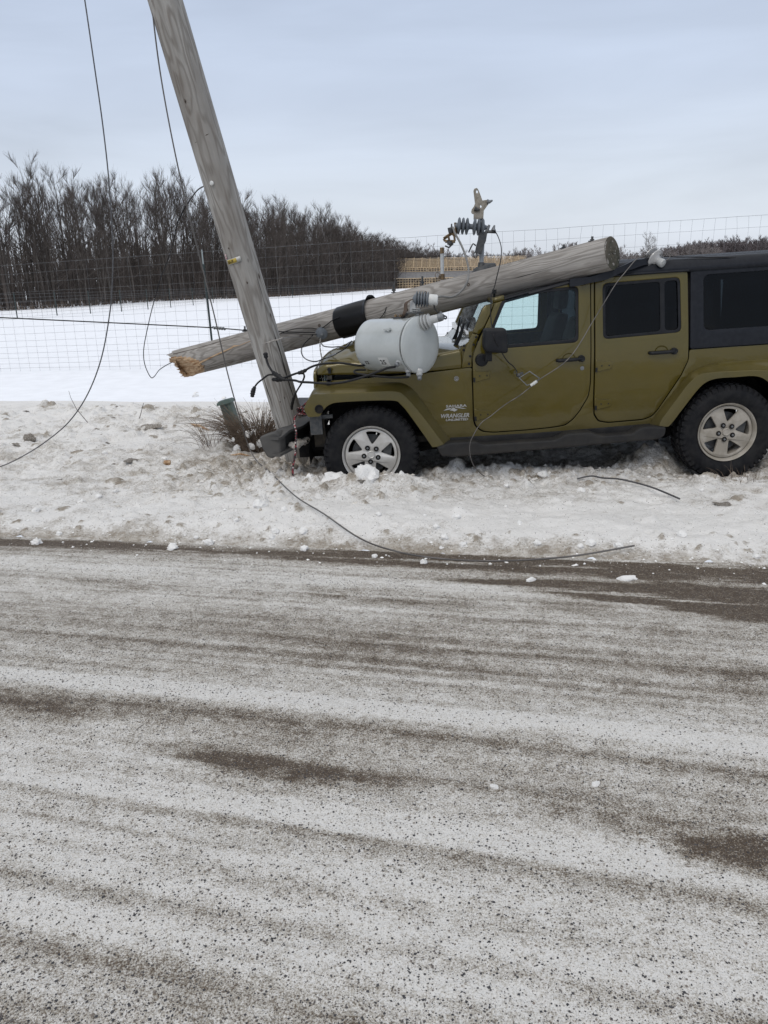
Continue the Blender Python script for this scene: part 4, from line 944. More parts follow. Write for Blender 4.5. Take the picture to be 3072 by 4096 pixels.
# long crack running from the break along the near side
ca=math.atan2(*( (fi@Vector((0,-1,.05)))[i] for i in (1,0)))
def crk(pts,r,mt,name,seed):
    m=MB(); m.tube([Vector((math.cos(a)*(.1475-.0045*z),math.sin(a)*(.1475-.0045*z),z)) for a,z in pts],r,5); m.build(name,mt,fp,0)
sg=1 if (fp.rotation_quaternion.to_matrix()@Vector((math.cos(ca+.1)-math.cos(ca),math.sin(ca+.1)-math.sin(ca),0))).z>0 else -1
crk([(ca-.30*sg,.36),(ca-.18*sg,.47),(ca-.02*sg,.62),(ca+.12*sg,.78),(ca+.22*sg,.84),(ca+.18*sg,.90),(ca+.36*sg,1.12)],[.013,.008,.008,.007,.009,.003,.002],M_raw,'crack',1)
crk([(ca+.85*sg,.02),(ca+.80*sg,.35),(ca+.86*sg,.6),(ca+.9*sg,.9)],[.005,.003,.004,.001],M_scar,'dark_check',2)
crk([(ca-.95*sg,.42),(ca-.85*sg,.7),(ca-.95*sg,1.0)],[.004,.003,.001],M_scar,'dark_check',2)
for z,da in ((1.85,.15),(2.75,-.25),(3.35,.3),(2.95,.5)):
    m=MB(); a=ca+da*sg; m.rev((math.cos(a)*(.1455-.0044*z),math.sin(a)*(.1455-.0044*z),z),(math.cos(a),math.sin(a),0),[(0,.017),(.004,.015),(.0045,.008),(.003,0)],12); m.build('knot',M_scar,fp)
# black sheet wrapped round it
z0,z1=fl(dep((-.353,6.92,1.33),7.35)).z,fl(dep((-.06,6.85,1.40),7.22)).z
def wrap(u,v):
    a=2*math.pi*u; fl_=.03*max(0,v-.93)/.07*max(0,math.cos(a-ca-1.3*sg)); r=.146+.003*math.sin(a*3+v*4)+fl_+.0015*math.sin(a*11)
    return Vector((math.cos(a)*r,math.sin(a)*r,z0+(z1-z0)*v+.012*math.sin(a+1)))
M_wrap=mat('black_plastic_wrap',(.0045,.0048,.0055),.35,0,(.007,.007,.008),8,bump=.15,bscale=18,spec=.25)
m=MB(); m.grid(wrap,64,24); o=m.build('black_wrap',M_wrap,fp,60); s_=o.modifiers.new('s','SOLIDIFY'); s_.thickness=.003
def bolt(x,lift=.0,h=.055,nm='through_bolt'):
    c=pole_at(x); p=c+Vector((0,0,.130+.007*(1.8-x))); a=fl(p); b=fl(p+Vector((0,0,h)))
    m=MB(); m.box(a,(.05,.05,.008),fi); m.tube([a,b],.0095,8); m.tube([a+(b-a)*.18,a+(b-a)*.42],.018,6); m.build(nm,M_darksteel,fp)
bolt(.135,h=.075); bolt(.385,h=.075); bolt(1.49,h=.03); bolt(1.69,h=.035); bolt(-1.35,h=.05)
# cut-out fuse assembly on its stand-off
def P5(u,v,Y=6.5): return Vector((.822+(u-900)*.000597,Y,2.121-(v-560)*.000567))
def plate_w(name,pts,m_,parent,inv,org,Y,th=.012,holes=(),bev=.002):
    bm=plate([(p.x,p.z) for p in pts],[[(p.x,p.z) for p in h] for h in holes],th,bev)
    for v in bm.verts: v.co=fl((v.co.x,Y+v.co.z,v.co.y))
    bmesh.ops.recalc_face_normals(bm,faces=bm.faces); me=bpy.data.meshes.new(name); bm.to_mesh(me); bm.free(); me.materials.append(m_); return link(name,me,parent)
fl0=fl
SC_=6.86/6.5
def fl(p): return fl0(CAMP+(Vector(p)-CAMP)*SC_)
def FPt(*pts): return [fl(p) for p in pts]
m=MB()
base=[Vector((.745,6.53,1.665)),Vector((.80,6.52,1.705)),Vector((.875,6.52,1.735)),Vector((.955,6.53,1.752))]
m.tube(FPt(*base),[.012,.036,.044,.022],8); m.tube(FPt((.838,6.52,1.66),(.838,6.52,1.78)),[.045,.026],12)
m.tube(FPt((.72,6.54,1.655),(.80,6.535,1.675),(.95,6.53,1.725)),.014,6)
fc=m.build('cutout_bracket',M_darksteel,fp,40); tag(fc,'dark grey bracket with stand-off rod and ribbed insulator')
def sub(name,mt,fnm,sm=40):
    m=MB(); fnm(m); return m.build(name,mt,fc,sm)
sub('standoff_rod',mat('grey_fibreglass',(.26,.28,.30),.45,0,(.22,.24,.26),20),lambda m:m.tube(FPt((.838,6.52,1.76),(.845,6.52,1.93),(.83,6.52,2.12)),.0185,12))
ia,ib=Vector((.618,6.49,2.062)),Vector((.893,6.49,2.040))
def ins(m):
    prof=[(0,.018),(.012,.02)]
    for k in range(3): z=.022+k*.034; prof+=[(z,.026),(z+.004,.060),(z+.012,.070),(z+.020,.064),(z+.029,.030)]
    prof+=[(.128,.022),(.150,.022)]
    for k in range(3): z=.152+k*.034; prof+=[(z,.030),(z+.008,.063),(z+.016,.070),(z+.024,.060),(z+.030,.026)]
    prof+=[(.262,.018),(.276,.016)]
    m.rev(fl(ia),fl(ib)-fl(ia),prof,28)
sub('ribbed_insulator',M_ins,ins,50)
pts=[P5(*p) for p in [(845,178),(862,190),(880,225),(925,342),(985,335),(1010,350),(1018,375),(985,420),(945,475),(943,520),(940,580),(812,590),(812,520),(790,512),(778,490),(785,455),(815,415),(828,380),(815,290),(806,215),(815,188)]]
hc1=[P5(852+14*math.cos(a),228+20*math.sin(a)) for a in np.linspace(0,2*math.pi,12,False)]; hc2=[P5(905+12*math.cos(a),420+17*math.sin(a)) for a in np.linspace(0,2*math.pi,12,False)]
plate_w('mounting_arm',pts,mat('weathered_casting',(.29,.265,.225),.7,.1,(.20,.18,.15),40,bump=.2),fc,fi,FP[0],6.50,.016,(hc1,hc2))
plate_w('lower_channel',[P5(*p) for p in [(878,775),(960,750),(992,748),(985,800),(972,885),(950,930),(910,1056),(880,1050),(830,1028),(842,960),(868,860)]],M_darksteel,fc,fi,FP[0],6.475,.03)
sub('contact_arm',M_darksteel,lambda m:(m.bar(*FPt((.86,6.475,2.012),(.945,6.475,2.006)),.02,.014)))
sub('terminal_bolt',M_steel,lambda m:(m.tube(FPt((.925,6.475,2.02),(.926,6.475,2.035),(.934,6.475,2.058)),[.022,.014,.006],8)))
sub('terminal_bolt',M_steel,lambda m:(m.tube(FPt((.872,6.48,2.235),(.892,6.48,2.232),(.915,6.48,2.242)),[.020,.014,.006],8)))
sub('terminal_bolt',M_darksteel,lambda m:(m.tube(FPt((.776,6.485,2.185),(.80,6.48,2.175),(.815,6.48,2.178)),[.020,.014,.006],8)))
sub('pull_hook',M_darksteel,lambda m:m.tube(FPt((.728,6.47,1.856),(.752,6.47,1.905),(.764,6.47,1.922),(.776,6.47,1.915),(.785,6.47,1.905)),.006,6))
sub('pull_ring',M_darksteel,lambda m:m.tube(FPt(*[(.783+.014*math.cos(a),6.47,1.835+.022*math.sin(a)) for a in np.linspace(0,2*math.pi,13)]),.005,6))
sub('end_strap',M_bronze,lambda m:m.bar(*FPt((.622,6.49,2.085),(.630,6.49,2.0)),.03,.012))
sub('end_clip',M_steel,lambda m:m.bar(*FPt((.893,6.48,2.06),(.872,6.478,2.0)),.024,.012))
def casting(m):
    z=lambda u,v:(lambda p:fl(p))(P5(u,v,6.49))
    for a,b in (((548,745),(410,835)),((548,745),(560,870)),((410,835),(430,870)),((430,870),(565,875)),((470,790),(490,870)),((520,760),(560,810))): m.bar(z(*a),z(*b),.022,.012)
sub('hinge_casting',M_bronze,casting)
def casting2(m):
    z=lambda u,v:fl(P5(u,v,6.49))
    m.rev(z(490,890),Vector((0,1,0)),[(-.012,.022),(.012,.022)],10); m.tube([z(430,930),z(480,955),z(540,900)],.007,6); m.bar(z(460,860),z(520,930),.03,.02)
sub('hinge_clamp',M_darksteel,casting2)
sub('terminal_bolt',M_darksteel,lambda m:m.tube([fl(P5(505,760,6.49)),fl(P5(500,700,6.49)),fl(P5(516,685,6.49)),fl(P5(516,638,6.49))],[.020,.026,.008,.006],8))
fl=fl0
# hanging fuse tube behind the pole
ft_=thing('fuse_tube','white fuse tube with bronze end caps, standing upright behind the fallen pole','fuse',dep((.529,6.60,1.60),7.06))
lo=Vector((.529,6.60,1.60))
m=MB(); m.tube([(0,0,-.02),(0,0,.07),(-.002,0,.10),(-.004,0,.29)],.0155,14); m.build('tube_body',mat('fuse_tube_grey',(.50,.52,.53),.4,0,(.42,.44,.45),15),ft_)
m=MB(); m.tube([(0,0,.055),(0,0,.105)],.020,12); m.box((-.02,0,.075),(.03,.02,.03)); fcap=m.build('end_cap',M_bronze,ft_)
m=MB(); m.tube([(-.004,0,.275),(-.005,0,.325)],[.020,.018],12); m.build('end_cap',M_bronze,ft_)
m=MB(); m.tube([(-.045+.020*math.cos(a),0,.093+.024*math.sin(a)) for a in np.linspace(0,2*math.pi,17)],.0025,5); m.build('pull_ring',M_bronze,ft_)

# ------------------------------------------------------------------ transformer tank on the hood
lidc=Vector((.317,6.05,1.171)); bk=Vector((-.085,6.43,1.150)); ax=(lidc-bk).normalized(); LT=(lidc-bk).length; TR=.207
tr=thing('transformer_tank','light grey cylindrical transformer tank lying on the crumpled hood','transformer')
tr.location=bk
def T(p): return Vector(p)-bk
m=MB(); m.rev((0,0,0),ax,[(0,.0),(.0,.15),(.012,.188),(.035,TR-.002),(.06,TR),(LT-.05,TR),(LT-.045,TR+.001)],72,False); m.build('tank',M_gtank,tr,40)
m=MB(); m.rev(ax*(LT-.05),ax,[(0,TR+.002),(.002,TR+.010),(.016,TR+.011),(.018,TR+.003),(.030,TR+.003),(.034,TR+.013),(.052,TR+.012),(.062,TR-.004),(.072,TR-.03),(.080,TR-.09),(.082,0)],72,False); m.build('lid',M_gtank,tr,50)
m=MB(); m.rev(ax*(LT-.05),ax,[(.020,TR+.0045),(.028,TR+.0045)],72,False); m.build('lid_gasket',M_dark,tr)
upv=Vector((0,0,1)); sv=ax.cross(upv).normalized()    # sideways
if sv.y>0: sv=-sv
def surf(t,ang,r=TR): # ang: 0 = up, positive towards the camera side
    return ax*t+(upv*math.cos(ang)+sv*math.sin(ang))*r
def nrm(ang): return (upv*math.cos(ang)+sv*math.sin(ang))
# lifting lug, bracket with bolts
p=surf(LT-.17,.95); q=nrm(.95)
m=MB(); m.bar(p+q*.014-ax*.05,p+q*.018+ax*.02,.018,.012); m.bar(p,p+q*.02,.015,.03); m.build('lifting_lug',M_gtank,tr)
m=MB(); pa=surf(LT-.26,.05,TR+.004); pb=surf(LT-.03,-.02,TR+.012); m.bar(pa,surf(LT-.17,.05,TR+.006),.05,.010); m.bar(surf(LT-.17,.05,TR+.006),surf(LT-.13,.0,TR+.035),.045,.010); m.bar(surf(LT-.13,0,TR+.035),surf(LT+.01,0,TR+.035),.05,.010); br=m.build('top_bracket',M_darksteel,tr)
for t in (.25,.20):
    m=MB(); a=surf(LT-t,.05,TR+.008); m.tube([a,a+upv*.012,a+upv*.022],[.013,.012,.007],8); m.build('brass_bolt',M_bronze,br)
# high-voltage bushing from the lid
hb0=T((.275,6.08,1.318)); hb1=T((.500,5.995,1.388)); hd_=(hb1-hb0).normalized()
prof=[(0,.060),(.01,.06)]
for k in range(5): z=.012+k*.025; prof+=[(z,.044),(z+.006,.070-.004*k),(z+.014,.071-.004*k),(z+.020,.044-.002*k)]
prof+=[(.140,.028),(.145,.029),(.205,.030),(.21,.027),(.21,0)]
m=MB(); m.rev(hb0,hd_,prof,30,False); hvb=m.build('high_voltage_bushing',M_porc,tr,45)
m=MB(); m.rev(hb0+hd_*.195,hd_,[(0,.031),(.03,.030),(.045,.020),(.046,0)],16); m.rev(hb0+hd_*.215+Vector((0,0,.012)),Vector((0,0,1)),[(0,.010),(.03,.008)],8); m.build('bushing_terminal',M_steel,hvb)
# surge arrester
aa=T((.262,6.17,1.515)); ab=T((.452,6.14,1.500)); ad=(ab-aa).normalized(); prof=[(0,.012),(.012,.03),(.018,.036)]
for k in range(5): z=.022+k*.0215; prof+=[(z,.038),(z+.005,.057),(z+.011,.058),(z+.017,.038)]
prof+=[(.130,.038)]
m=MB(); m.rev(aa,ad,prof,30); ar=m.build('surge_arrester',M_ins,tr,45)
m=MB(); m.rev(aa+ad*.128,ad,[(0,.040),(.008,.043),(.058,.042),(.068,.034),(.070,0)],28); m.build('arrester_cap',M_white,ar,45)
m=MB(); k0=T((.268,6.17,1.50)); m.bar(k0,T((.262,6.16,1.415)),.05,.012)
for i in range(3): m.rev(T((.287,6.15,1.435-.014*i)),(0.1,0,1),[(0,.034),(.004,.036),(.008,.030)],18)
m.tube([T((.29,6.14,1.41)),T((.296,6.12,1.375))],.014,8); m.build('arrester_bracket',M_porc,ar,40)
m=MB(); pts=smooth_pts([T(p) for p in [(.262,6.15,1.512),(.235,6.14,1.500),(.208,6.13,1.48),(.205,6.12,1.44),(.190,6.11,1.40),(.178,6.14,1.375)]],4)
vs=[]; n=len(pts)
for i,a in enumerate(pts): vs+=[a+Vector((-.014,0,0)),a+Vector((.014,0,.003)),a+Vector((.014,.004,.003)),a+Vector((-.014,.004,0))]
m.add(vs,[(i*4+j,i*4+(j+1)%4,(i+1)*4+(j+1)%4,(i+1)*4+j) for i in range(n-1) for j in range(4)]+[(0,1,2,3)]); m.build('ground_strap',mat('rusty_strap',(.055,.04,.032),.7,.2,(.09,.06,.04),30),tr)
m=MB(); m.tube(smooth_pts([T(p) for p in [(.425,6.14,1.475),(.430,6.10,1.44),(.455,6.05,1.405),(.485,6.02,1.375),(.505,6.0,1.365),(.510,6.0,1.38),(.49,6.0,1.39)]],5),.0055,8); m.build('jumper_lead',M_cable,tr)
# low-voltage bushings underneath
for (a,b,c) in (((.150,6.00,1.052),(.110,5.93,1.018),1),((.215,6.01,.992),(.213,5.975,.925),1),((.300,6.0,.965),(.300,5.97,.918),0)):
    a=T(a); b=T(b); d=(b-a).normalized(); L=(b-a).length
    m=MB(); m.rev(a-d*.02,d,[(0,.030),(.018,.030),(.024,.026),(.030,.022),(.036,.026),(.046,.020),(.05,.012)],20); bu=m.build('low_voltage_bushing',M_porc,tr,45)
    m=MB(); m.rev(a+d*.026,d,[(0,.013),(.012,.016),(.020,.019),(.030,.019),(.036,.012)],10); m.box(a+d*.040,(.032,.022,.018)); m.build('cable_lug',M_steel,bu)
# stencilled numbers on the belly, upside down as the tank rolled over
def tankfn(t0,an0,sz):
    def f(x,y,z): return surf(t0+x,an0-y/TR,TR+.0012+(.0004 if z>0 else 0))
    return f
for s,t0,an,sz in (('12',.10,2.30,.045),('25',.275,2.30,.062)):
    text_obj('stencil_number',s,sz,M_dark,tr,(0,0,0),(1,0,0),(0,0,1),.0003,.0012,1,fn=tankfn(t0,an,sz))
m=MB(); m.grid(lambda u,v:surf(.268+.10*u,1.98+.40*v,TR+.0006),8,8); m.build('number_decal',M_white,tr)

# ------------------------------------------------------------------ insulator on the roof, pulley
oi=thing('spool_insulator','pale grey two-disc insulator tied with wire, resting on the roof edge','insulator',(2.205,6.42,1.775))
m=MB(); d=Vector((.52,-.74,-.42)).normalized(); m.rev(-d*.055,d,[(0,.0),(0,.030),(.008,.062),(.016,.074),(.022,.072),(.026,.030),(.045,.026),(.055,.028),(.060,.060),(.068,.078),(.076,.076),(.084,.045),(.10,.026),(.118,.024),(.120,0)],40,False); m.build('discs',mat('pale_porcelain',(.40,.40,.40),.3,0,(.35,.35,.35),8,coat=.4),oi,45)
m=MB(); m.rev(d*.055+Vector((0,0,0)),d,[(0,.030),(.03,.034),(.045,.030),(.05,0)],22); m.build('neck',M_porc,oi,45)
def spiral(a,b,r,tn,n=80): 
    a,b=Vector(a),Vector(b);q=(b-a).to_track_quat('Z','Y').to_matrix(); return [a.lerp(b,i/n)+q@Vector((math.cos(i/n*tn*6.283)*r,math.sin(i/n*tn*6.283)*r,0)) for i in range(n+1)]
m=MB(); m.tube(spiral((-.10,-.03,.02),(.13,-.02,.03),.008,11),.003,5); m.tube(smooth_pts([(.03,-.07,-.03),(.09,-.06,-.01),(.12,-.03,.02)],4),.003,5)
m.build('tie_wire',M_alu,oi)
pu=thing('dead_end_clevis','dark spool clevis hanging in front of the fallen pole beside the black wrap','cable clamp',dep((-.49,6.70,1.232),7.30))
m=MB(); m.rev((0,-.045,0),(-.2,1,.1),[(0,.030),(.008,.052),(.014,.052),(.02,.03),(.045,.03),(.052,.055),(.06,.055),(.07,.03)],24); m.build('spool',M_ins,pu,40)
plq=plate(rnd([(-.05,-.035),(.03,-.045),(.065,.03),(.02,.075),(-.03,.06)],.02,3),[],.02,.003)
for v in plq.verts: v.co=Vector((v.co.x+.004,.03+v.co.z,v.co.y+.01))
me=bpy.data.meshes.new('clevis_plate'); plq.to_mesh(me); plq.free(); me.materials.append(M_darksteel); link('clevis_plate',me,pu)
m=MB(); m.rev((0,-.055,0),(0,1,0),[(-.006,.012),(.0,.012),(.09,.007)],8); m.build('clevis_bolt',M_steel,pu)

# ------------------------------------------------------------------ wires and cables
def cable(name,pts,r,m_,label,cat='cable',n=6,extra=None,group=None,seg=6):
    m=MB(); pp=[]
    for p in pts:
        p=Vector(p)
        if len(p)==3: pp.append(p)
    q=smooth_pts(pp,n); m.tube(q,r,seg); o=m.build(name,m_,None,60); tag(o,label,cat,group)
    for nm,a,b,rr,mt in (extra or []):
        i0=int(a*(len(q)-1)); i1=max(i0+2,int(b*(len(q)-1))); sgm=q[i0:i1+1]
        e=MB(); k=len(sgm); e.tube(sgm,[rr*(.6+.4*math.sin(math.pi*min(1,max(0,(i+.5)/k))))*(1+.16*math.sin(i*2.3)) for i in range(k)],8); e.build(nm,mt,o,50)
    return o
def gw(p,l=.0): # rest on the snow
    return (p[0],p[1],gz(p[0],p[1])+.030+l)
guy=[(-1.60,6.30,4.6),(-1.585,6.3,4.0),(-1.578,6.3,3.569),(-1.577,6.35,3.183),(-1.549,6.4,2.756),(-1.511,6.5,2.307),(-1.438,6.6,1.747),(-1.385,6.65,1.374),(-1.342,6.75,.937),(-1.274,6.85,.469),(-1.215,6.86,.22)]
gl=[(-1.13,6.72),(-.951,6.27),(-.655,5.484),(-.418,5.065),(-.153,4.697),(.082,4.476),(.33,4.334),(.602,4.275),(.879,4.28),(1.171,4.341),(1.531,4.416)]
cable('guy_wire',guy+[gw(p,.01) for p in gl],.0056,M_alu,'long grey wire from the pole top, curving down past the pedestal onto the road edge','wire')
cable('hanging_wire',[(-2.09,6.3,5.0),(-2.075,6.3,4.181),(-2.052,6.3,3.622),(-2.038,6.3,3.181),(-2.028,6.3,2.812),(-2.031,6.3,2.43),(-2.057,6.3,1.999),(-2.092,6.3,1.724),(-2.141,6.3,1.479),(-2.254,6.3,1.119),(-2.406,6.3,.823),(-2.59,6.3,.598),(-2.806,6.3,.435),(-3.019,6.3,.314),(-3.228,6.3,.227),(-3.6,6.3,.13),(-4.0,6.3,.08)],.0050,M_gwire,'leftmost loose wire hanging from above and bowing left down to the snow','wire')
cable('loop_wire',[(-1.80,7.36,2.2),(-1.87,7.40,2.02),(-1.954,7.4,1.833),(-2.003,7.391,1.742),(-2.049,7.382,1.623),(-2.112,7.373,1.462),(-2.162,7.364,1.314),(-2.217,7.355,1.136),(-2.234,7.345,1.026),(-2.225,7.336,.928),(-2.184,7.327,.829),dep((-2.145,7.318,.837),7.6),dep((-2.085,7.309,.9),7.9),dep((-1.985,7.30,.955),8.2),dep((-1.90,7.29,.985),8.35)],.0042,M_cable,'thin black wire looping down to the splintered end of the fallen pole','wire')
cable('stub_wire',[(-1.35,6.62,2.42),(-1.422,6.8,2.43),(-1.506,6.95,2.419),(-1.596,7.1,2.376),(-1.69,7.25,2.319),(-1.80,7.36,2.20)],.0055,M_cable,'short dark wire sticking out left of the leaning pole against the woods','wire')
cl=cable('span_cable',[(-14,6.2,2.35),(-8,6.5,1.85),(-3.682,6.7,1.458),dep((-3.24,6.75,1.427),6.8),dep((-2.084,6.82,1.343),6.95),dep((-1.455,6.86,1.295),7.08),dep((-1.139,6.885,1.262),7.14),dep((-.813,6.875,1.244),7.2),dep((-.56,6.76,1.24),7.28)],.0055,M_cable,'taut black cable running level from the left behind the leaning pole','cable')
m=MB(); m.tube(spiral(dep((-1.457,6.86,1.296),7.08),dep((-1.35,6.868,1.284),7.10),.006,5,40),.010,6); m.build('splice',M_steel,cl)
def twist(name,pts,r,label,cat='wire'):
    q=smooth_pts(pts,8); n=len(q); m=MB()
    for ph in (0,math.pi):
        pp=[]
        for i,p in enumerate(q):
            a=i*.75+ph; pp.append(p+Vector((0,math.cos(a),math.sin(a)))*r if abs((q[min(i+1,n-1)]-q[max(0,i-1)]).normalized().x)>.5 else p+Vector((math.cos(a),math.sin(a),0))*r)
        m.tube(pp,r*.8,5)
    o=m.build(name,mat(name+'_strand',(.33,.32,.31),.45,.5,(.22,.21,.2),60),None,60); tag(o,label,cat); return o
twist('twisted_wire',[(-.988,6.56,1.166),(-.882,6.56,1.196),(-.809,6.57,1.213),dep((-.746,6.59,1.219),6.75),dep((-.653,6.62,1.214),6.95),dep((-.57,6.65,1.209),7.12),dep((-.51,6.67,1.205),7.25)],.0040,'light twisted wire crossing in front of the leaning pole to the clevis')
twist('twisted_tail',[dep((-.505,6.66,1.20),7.24),dep((-.507,6.62,1.174),7.22),dep((-.505,6.563,1.117),7.21),dep((-.491,6.507,1.044),7.20),dep((-.478,6.47,.955),7.19)],.0040,'light twisted wire tail dangling from the clevis towards the hood')
tape='tape_splice'
cable('lower_service_cable',[(.112,5.95,1.018),(.054,5.99,1.006),(-.012,6.0,.982),(-.137,6.02,.938),(-.238,6.04,.91),(-.322,6.062,.892),(-.431,6.075,.887),(-.557,6.087,.897),(-.641,6.12,.899),(-.70,6.28,.892),(-.80,6.325,.898),(-.848,6.36,.924),(-.896,6.40,.954),(-.933,6.44,1.008),(-.948,6.46,1.052),(-.957,6.47,1.105)],.0095,M_cable,'thick black cable from the tank across the fender to the leaning pole','cable',6,[(tape,.66,.80,.020,M_cable),(tape,.95,1.0,.020,M_cable)],seg=8)
cable('upper_service_cable',[(-.10,6.30,1.005),(-.174,6.25,1.003),(-.266,6.24,1.020),(-.35,6.23,1.030),(-.477,6.22,1.025),(-.562,6.21,1.003),(-.63,6.22,.965),(-.69,6.28,.948),(-.78,6.34,.912),(-.833,6.38,.891),(-.904,6.42,.888)],.0088,M_cable,'thick black cable arching over the hood front to a taped end on the pole','cable',6,[(tape,.55,.68,.017,M_cable),(tape,.84,1.0,.019,M_cable)],seg=8)
cable('branch_cable',[(-.627,6.2,.967),(-.622,6.27,.923),(-.655,6.34,.86),(-.713,6.45,.777),(-.753,6.58,.711),(-.785,6.68,.624),(-.79,6.71,.59)],.0075,M_cable,'short black branch cable hanging down the lower right of the leaning pole','cable',6,[(tape,.55,1.0,.014,M_cable)],seg=8)
cable('taped_tail_cable',[(-.87,6.40,.925),(-.928,6.396,.929),(-.974,6.372,.901),(-1.019,6.348,.868),(-1.043,6.33,.835),(-1.056,6.315,.80),(-1.062,6.3,.762)],.0075,M_cable,'short black cable with a thick taped end sticking out left of the leaning pole','cable',6,[(tape,.66,1.0,.020,M_cable)],seg=8)
cable('fender_cable',[(.215,5.97,.935),(.111,6.05,.924),(-.013,6.088,.931),(-.097,6.106,.941),(-.172,6.125,.951),(-.206,6.144,.958),(-.206,6.162,.973),(-.173,6.181,.976),(-.12,6.2,.972)],.0085,M_cable,'black cable doubled back on itself under the tank along the fender','cable',seg=8)
cable('thin_loop_wire',[dep((-.575,6.78,1.225),7.3),dep((-.598,6.75,1.199),7.27),dep((-.653,6.72,1.149),7.2),dep((-.678,6.69,1.098),7.1),dep((-.661,6.66,1.047),6.95),dep((-.615,6.63,1.018),6.8),(-.55,6.6,1.01),(-.475,6.57,1.034),(-.41,6.54,1.061),(-.367,6.51,1.08),(-.289,6.48,1.124),(-.233,6.45,1.185)],.005,M_cable,'thin black wire drooping in a loop from the fallen pole behind the tank','wire',6,[('connector',.68,.82,.011,M_steel)])
cable('short_jumper',[dep((-.502,6.65,1.159),7.22),dep((-.478,6.62,1.135),6.95),(-.41,6.59,1.127),(-.346,6.56,1.133),(-.291,6.53,1.133),(-.225,6.5,1.165)],.0055,M_gwire,'short wavy wire between the clevis and the back of the tank','wire',6,[('connector',.84,1.0,.012,M_steel)])
f_=[pole_at(x)+Vector((-.03,-.158,dz)) for x,dz in ((-.98,.03),(-.80,.05),(-.62,.02),(-.52,-.01),(-.40,.04),(-.34,.05))]
cable('pole_lead',f_,.0045,M_cable,'thin black wire zigzagging along the near side of the fallen pole','wire')
cable('pole_wire',[dep((-.87,6.90,1.235),7.36),dep((-.70,6.845,1.225),7.3),dep((-.54,6.76,1.225),7.25)],.0040,M_cable,'short straight black wire beside the zigzag wire on the fallen pole','wire')
cable('wrap_lead',[dep(p,7.02) for p in [(.06,6.70,1.44),(.045,6.69,1.40),(.00,6.67,1.345),(-.06,6.66,1.31)]],.0040,M_cable,'thin black lead hanging from the right end of the black wrap','wire')
cable('insulated_hose_lead',[dep((.600,6.47,2.05),6.83),dep((.609,6.45,2.02),6.8),dep((.62,6.42,1.989),6.75),dep((.66,6.38,1.909),6.65),dep((.695,6.36,1.818),6.55),dep((.715,6.345,1.721),6.45),(.705,6.325,1.641),(.674,6.31,1.585),(.625,6.295,1.54),(.564,6.26,1.519),(.491,6.20,1.526),(.435,6.14,1.520)],.0085,mat('grey_hose',(.17,.17,.165),.55,0,(.13,.13,.125),30),'thick grey lead curving from the ribbed insulator down to the white cap','cable',6,[('bare_end',.0,.14,.0065,M_cable)],seg=8)
bd=cable('drop_wire',[dep((.935,6.47,2.015),6.83),dep((.956,6.42,1.966),6.75),dep((.976,6.38,1.884),6.62),dep((.97,6.36,1.788),6.48),(.941,6.34,1.67),(.915,6.30,1.585),(.886,6.26,1.524),(.877,6.2,1.45),(.875,6.19,1.379),(.878,6.15,1.297),(.880,6.06,1.241),(.895,6.05,1.186),(.965,6.08,1.073),(1.01,6.12,1.016),(1.053,6.13,.981),(1.085,6.12,.935)],.0042,M_cable,'thin black wire dropping from the fuse bracket over the side mirror','wire')
m=MB(); m.rev((1.094,6.12,.912),(.3,-1,0),[(-.02,.008),(-.012,.016),(.012,.016),(.02,.008)],8); m.box((1.118,6.12,.925),(.025,.02,.018)); m.tube([(1.068+.011*math.cos(a),6.115,.935+.011*math.sin(a)) for a in np.linspace(0,6.28,11)],.0025,5); m.tube([(1.092,6.11,.90),(1.115,6.11,.895)],.006,6); m.build('hot_line_clamp',M_darksteel,bd)
ar_=cable('slack_line',[(2.15,6.42,1.80),(2.042,6.33,1.776),(1.937,6.276,1.674),(1.862,6.252,1.588),(1.764,6.228,1.432),(1.666,6.204,1.275),(1.610,6.17,1.190),(1.549,6.16,1.095),(1.493,6.14,1.032),(1.416,6.12,.971),(1.26,6.135,.868),(1.168,6.138,.791),(1.103,6.133,.743),(.988,6.129,.673),(.88,6.124,.589),(.800,6.11,.535),(.74,6.1,.442),(.71,6.1,.361),(.719,6.1,.255),(.754,6.12,.171),(.82,6.2,.09),(.875,6.28,.045)],.0038,M_alu,'grey stranded wire from the roof insulator sagging across both doors to the snow','wire')
m=MB(); m.tube([(1.245,6.128,.860),(1.195,6.130,.826)],.012,8); m.tube([(1.225,6.126,.846),(1.215,6.126,.840)],.0135,8); m.build('white_sleeve',M_white,ar_)
m=MB(); m.tube([(1.243,6.12,.862),(1.257,6.105,.886),(1.179,6.105,.941),(1.098,6.105,.892),(1.161,6.105,.831),(1.181,6.115,.836)],.0048,6); m.build('stirrup',M_steel,ar_)
cable('verge_wire',[gw((1.602,6.109)),gw((1.70,6.06),.012),gw((1.781,5.993),.01),gw((1.882,5.841),.01),gw((2.033,5.595),.005),gw((2.131,5.28),-.002)],.0068,M_gwire,'short dark wire lying on the snow beside the rear wheel','wire')
rwp=[(2.291,6.44,1.790),(2.438,6.42,1.782),(2.717,6.40,1.772),(3.052,6.42,1.762),(3.35,6.50,1.79),(3.6,6.6,1.80)]
rw=cable('roof_wire',rwp,.0045,M_cable,'thin dark wire running back along the roof from the insulator','wire')
m=MB(); m.tube([(3.045,6.415,1.768),(3.085,6.42,1.770),(3.125,6.43,1.772)],[.012,.018,.012],8); m.build('wire_clamp',M_white,rw)
